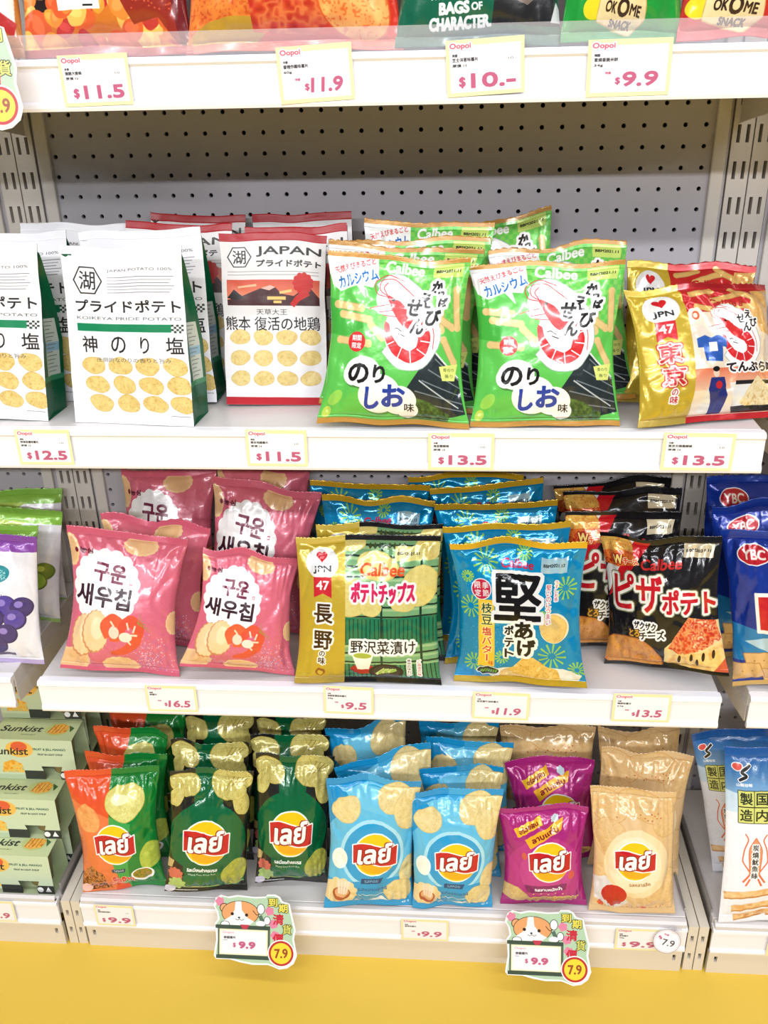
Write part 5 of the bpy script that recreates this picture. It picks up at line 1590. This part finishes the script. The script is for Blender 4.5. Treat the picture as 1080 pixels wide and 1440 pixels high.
def promo_art():
    a = Art(107, 96, 380, (248, 248, 246))
    o = np.array(promo_outline(), float); c = o.mean(0)
    a.poly((o - c) * .955 + c, (176, 204, 172))
    for x, y in ((8, 12), (76, 38), (78, 52), (71, 22)): a.scallop(x, y, 4.5, 5, .3, (222, 130, 160))
    # puppy peeking over the board
    a.ell(14, 20, 6, 6, K); a.ell(14, 20, 5.2, 5.2, (226, 166, 116))
    a.ell(34, 26, 23.6, 15.6, K); a.ell(34, 26, 23, 15, (226, 160, 106)); a.poly([(28, 11.4), (35, 11), (36, 22), (44, 32), (52, 36), (44, 41), (22, 41), (13, 36), (22, 30), (27, 22)], (250, 248, 246))
    a.ell(24, 27, 2, 2, (50, 30, 26)); a.ell(42, 28, 2, 2, (50, 30, 26)); a.ell(32.6, 31.4, 1.4, 1.1, K)
    a.line([(28, 33), (31, 35), (33, 33), (36, 35), (39, 33)], .6, K); a.line([(50, 22), (55, 28), (60, 25)], .7, K)
    a.ell(60, 20, 5, 6.6, K); a.ell(60, 20, 4.3, 5.9, WH); a.line([(59, 28), (67, 46)], 5, (84, 110, 96), w1=4); a.ell(68, 34, 4.4, 5.4, K); a.ell(68, 34, 3.7, 4.7, WH)
    a.ell(15, 40, 6, 4, K); a.ell(15, 40, 5.3, 3.4, WH); a.ell(60, 38, 6, 3.4, WH)
    # board
    a.rect(6, 42, 72, 80, (86, 100, 84)); a.rect(3, 41, 72, 45.5, (60, 78, 66)); a.rect(4, 78.5, 72, 83, (60, 78, 66)); a.poly([(34, 40), (46, 40), (43, 45.5), (37, 45.5)], (190, 60, 80))
    a.rect(8, 46, 69, 78, (238, 232, 196)); a.rect(10, 48, 67, 76.5, (240, 236, 240))
    a.text('Oopoi', 19, 50.5, 14, 3.4, (206, 110, 130)); a.text('泰國薯片', 21, 56.5, 15, 3, (80, 80, 84), bold=.2); a.line([(13, 60), (18, 60)], .5, (120, 120, 120))
    a.text('$', 27, 66, 3.2, 5.6, PINK, bold=.5); a.text('9.9', 43, 65.5, 20, 7.6, PINK, bold=1.1)
    st = ((K, .5),)
    a.text('到', 75, 11, 11, 10, (226, 214, 90), bold=.6, strokes=st); a.text('期', 88, 18, 11, 10, (226, 214, 90), bold=.6, strokes=st)
    a.text('清', 82, 32, 13, 13, (196, 40, 60), bold=.8); a.text('貨', 93, 44, 11, 12, (206, 206, 100), bold=.5, strokes=st); a.text('價', 82, 56, 13, 12, (196, 40, 60), bold=.8)
    a.ell(86, 74, 17, 17, WH); a.ell(86, 74, 15.6, 15.6, (186, 46, 50)); a.ell(86, 74, 13, 13, (244, 212, 60)); a.text('7.9', 86, 74, 16, 11, (150, 70, 40), bold=.8, rot=3)
    return a


M_PROMO = image_mat('promo_print', promo_art().image('print_promo'), .3, bump=0)


def promo(x, y, z, w, tilt, label, rz=0.0):
    s = w / 107
    loop = [((px - 53.5) * s, (48 - py) * s) for px, py in promo_outline()]
    mb = MB(); mb.slab(loop, -.0006, .0006, 0, 1)
    o = mb.build('promotion_card', [M_PROMO, CARD_BACK], None, uvbox=(-53.5 * s, -48 * s, 53.5 * s, 48 * s))
    o.location = (x, y, z); o.rotation_euler = (-tilt, 0, rz)
    tag(o, label, 'promotion card', 'die-cut dog promotion cards')
    return o


promo(-.1745, -.3215, .0905, .125, math.radians(26), 'dog promotion card with 7.9 circle below the dark green bags')
promo(.248, -.3215, .0835, .124, math.radians(26), 'dog promotion card with 7.9 circle below the magenta bag')
promo(-.371, -.300, 1.223, .118, math.radians(10), 'dog promotion card cut off at the top left corner')

# small clips that hold the promotion cards on the rail
M_CLEAR = M_ACRYL
for x, y, z, lb in ((-.18, YB - .0014, .070, 'clear clip behind the dog card below the dark green bags'), (.243, YB - .0014, .063, 'clear clip behind the dog card below the magenta bag')):
    mb = MB(); mb.extrude_x([(-.0005, .014), (-.0005, -.014), (-.0035, -.0148), (-.0200, -.0148), (-.0212, -.0125), (-.018, -.0118), (-.0045, -.0128), (-.0025, -.011), (-.0025, .014)], -.02, .02)
    o = mb.build('card_clip', [M_CLEAR]); o.location = (x, y, z); tag(o, lb, 'clip', 'clear card clips')

# round handwritten disc on its spring clip
a = Art(50, 50, 200, (240, 240, 244)); a.ell(25, 25, 25, 25, (150, 130, 140)); a.ell(25, 25, 24, 24, (248, 246, 250)); a.ell(25, 25, 22.4, 22.4, (206, 160, 176)); a.ell(25, 25, 21.8, 21.8, (248, 246, 250))
a.text('$', 13, 17, 5, 8, PINK, bold=.6, rot=25); a.text('特價', 24, 11, 9, 4, PINK, bold=.3, rot=-20); a.text('7.9', 28, 28, 22, 13, (70, 66, 76), bold=.5, rot=-12)
m_disc = image_mat('disc_print', a.image('print_disc'), .3, bump=0)
r = tag(empty('round_price_disc', (.4195, YB - .010, .0775)), 'round white disc with handwritten 7.9 on a clear clip at the bottom shelf end', 'price disc')
mb = MB(); mb.slab([(.0195 * math.cos(i * math.tau / 36), .0195 * math.sin(i * math.tau / 36)) for i in range(36)], -.0006, .0006, 0, 1)
o = mb.build('disc', [m_disc, CARD_BACK], r, uvbox=(-.0195, -.0195, .0195, .0195)); o.rotation_euler = (math.radians(-14), 0, 0)
mb = MB()
for k in range(5):
    t0 = k * .6
    mb.box(.006 + .003 * k, .0005 + .001 * k, .014 + .0032 * math.sin(t0), .011 + .003 * k, .0075, .0172 + .0032 * math.sin(t0 + .5), b=.0006)
mb.box(.002, .006, -.010, .014, .0083, .020, b=.0008)
mb.build('clip', [M_CLEAR], r)

# ------------------------------------------------------------------ fruit jelly cartons in the neighbouring bay
def carton_art():
    a = Art(130, 75, 380, (206, 220, 186))
    a.ell(44, 18, 22, 15, (242, 190, 90)); a.ell(44, 13, 13, 9, (226, 96, 60))
    a.text('Sunkist', 28, 22, 58, 13, (34, 44, 40), bold=.7, shear=.15)
    a.text('FRUIT & JELL MANGO', 92, 18, 52, 5, (44, 92, 76), bold=.2); a.text('FRUIT IN LIGHT SYRUP', 92, 27, 40, 3.2, (60, 80, 70), bold=.15)
    a.poly([(14, 44), (30, 38), (44, 46), (46, 62), (10, 62)], a.food([(236, 160, 40), (250, 200, 90), (190, 190, 130)], .2))
    a.rect(46, 58, 130, 75, (50, 54, 50)); a.rect(0, 66, 46, 75, (190, 206, 170))
    a.ell(108, 66, 5, 5, WH, strokes=()); a.poly([(121, 60), (126, 70), (116, 70)], WH)
    return a


def carton_top_art():
    a = Art(130, 50, 340, (196, 208, 160))
    a.text('Sunkist', 42, 24, 66, 13, (34, 44, 40), bold=.7, shear=.3)
    a.ell(98, 24, 20, 15, (190, 200, 130)); a.poly([(84, 32), (90, 14), (104, 10), (116, 18), (112, 32), (96, 36)], a.food([(226, 150, 50), (244, 190, 90), (206, 120, 40)], .22))
    for i in range(4): a.line([(90 + i * 6, 14), (86 + i * 6, 32)], 1, (170, 90, 30))
    a.poly([(114, 14), (124, 20), (120, 30)], (60, 96, 50)); a.text('MANGO JELLY', 56, 38, 24, 3, (60, 80, 60))
    return a


m_cf = image_mat('carton_front', carton_art().image('print_carton'), .45, bump=0)
m_ct = image_mat('carton_top', carton_top_art().image('print_carton_top'), .45, bump=0)
m_cb = mat('carton_board', lin(190, 206, 160), .55)
m_cup = mat('cup_plastic', lin(150, 120, 60), .15, spec=.6)
m_lid = mat('cup_lid', lin(196, 200, 190), .3, metal=.4)


def carton(x_right, yf, z, label, w=.128, h=.0745, d=.058):
    r = tag(empty('jelly_carton', (x_right - w / 2, yf + d / 2, z)), label, 'carton', 'pale green fruit jelly cartons')
    # sleeve: front, top, back, bottom; the front has a cup-shaped window
    a, b = -w / 2, w / 2; ft, fb = -d / 2 + .004, -d / 2
    me_v, me_f, uv, mi = [], [], [], []
    def face(pts, uvs, m):
        n = len(me_v); me_v.extend(pts); uv.extend(uvs); me_f.append(tuple(range(n, n + len(pts)))); mi.append(m)
    def fp(u, v): return (a + u * w, fb + (ft - fb) * v, v * h)
    win = [(.60, 0), (.615, .10), (.57, .34), (.83, .34), (.785, .10), (.80, 0)]
    face([fp(0, 0), fp(.60, 0), fp(.615, .10), fp(.57, .34), fp(.57, 1), fp(0, 1)], [(0, 0), (.6, 0), (.615, .10), (.57, .34), (.57, 1), (0, 1)], 0)
    face([fp(.57, .34), fp(.83, .34), fp(.83, 1), fp(.57, 1)], [(.57, .34), (.83, .34), (.83, 1), (.57, 1)], 0)
    face([fp(.83, .34), fp(.785, .10), fp(.80, 0), fp(1, 0), fp(1, 1), fp(.83, 1)], [(.83, .34), (.785, .10), (.8, 0), (1, 0), (1, 1), (.83, 1)], 0)
    face([(a, ft, h), (b, ft, h), (b, -ft, h), (a, -ft, h)], [(0, 0), (1, 0), (1, 1), (0, 1)], 1)
    face([(a, -ft, h), (b, -ft, h), (b, -fb, 0), (a, -fb, 0)], [(0, 0)] * 4, 2)
    face([(a, -fb, 0), (b, -fb, 0), (b, fb, 0), (a, fb, 0)], [(0, 0)] * 4, 2)
    me = mesh_from('sleeve', me_v, me_f, uv, [m_cf, m_ct, m_cb], mi)
    me.polygons.foreach_set('use_smooth', [False] * len(me.polygons))
    o = bpy.data.objects.new('sleeve', me); C.objects.link(o); o.parent = r
    sd = o.modifiers.new('board', 'SOLIDIFY'); sd.thickness = .0006; sd.offset = -1
    for cx in (-w / 4 - .0005, w / 4 + .0005):
        v, f = [], []
        n = 24; R = min(w / 4 - .002, d / 2 - .0045)
        prof = [(R * .62, .0015), (R * .66, .003), (R * .86, h * .80), (R * .98, h * .83), (R * .98, h * .86)]
        for rr, zz in prof:
            for i in range(n): v.append((cx + rr * 1.06 * math.cos(i * math.tau / n), rr * math.sin(i * math.tau / n), zz))
        for j in range(len(prof) - 1):
            for i in range(n): f.append((j * n + i, j * n + (i + 1) % n, (j + 1) * n + (i + 1) % n, (j + 1) * n + i))
        f.append(tuple(range(n - 1, -1, -1)))
        cup = mesh_from('cup', np.array(v), f, np.zeros((len(v), 2)), [m_cup]); co = bpy.data.objects.new('cup', cup); C.objects.link(co); co.parent = r
        mb = MB(); rr = R * 1.0
        ring = [(cx + rr * 1.06 * math.cos(i * math.tau / n), rr * math.sin(i * math.tau / n)) for i in range(n)]
        nn = 0; mb.v = [(x, y, h * .862) for x, y in ring] + [(x, y, h * .885) for x, y in ring]
        mb.f = [tuple(range(n - 1, -1, -1)), tuple(range(n, 2 * n))] + [(i, (i + 1) % n, n + (i + 1) % n, n + i) for i in range(n)]; mb.m = [0] * len(mb.f)
        mb.build('lid', [m_lid], co)


dz0 = Z_BASE - .022 + .0003
HC = .0755
for xr, yf, lvl, lb in ((-.500, -.262, 0, 'lowest fruit jelly carton at the front of the stack, cup window at the shelf'),
                        (-.491, -.228 + .005, 1, 'fruit jelly carton resting on the lowest front one, dark cup window showing'),
                        (-.494, -.200 + .003, 0, 'fruit jelly carton hidden behind the lowest front one'),
                        (-.487, -.162 + .001, 1, 'second-level fruit jelly carton in the middle of the stack'),
                        (-.470, -.178 + .002, 2, 'fruit jelly carton on the third level, letters kist showing'),
                        (-.490, -.135, 0, 'lowest fruit jelly carton at the back of the stack'),
                        (-.484, -.098, 1, 'second-level fruit jelly carton at the back'),
                        (-.472, -.113, 2, 'third-level fruit jelly carton at the back of the stack'),
                        (-.472, -.122, 3, 'topmost fruit jelly carton, brand word printed on its lid panel')):
    carton(xr, yf, dz0 + lvl * HC, lb)
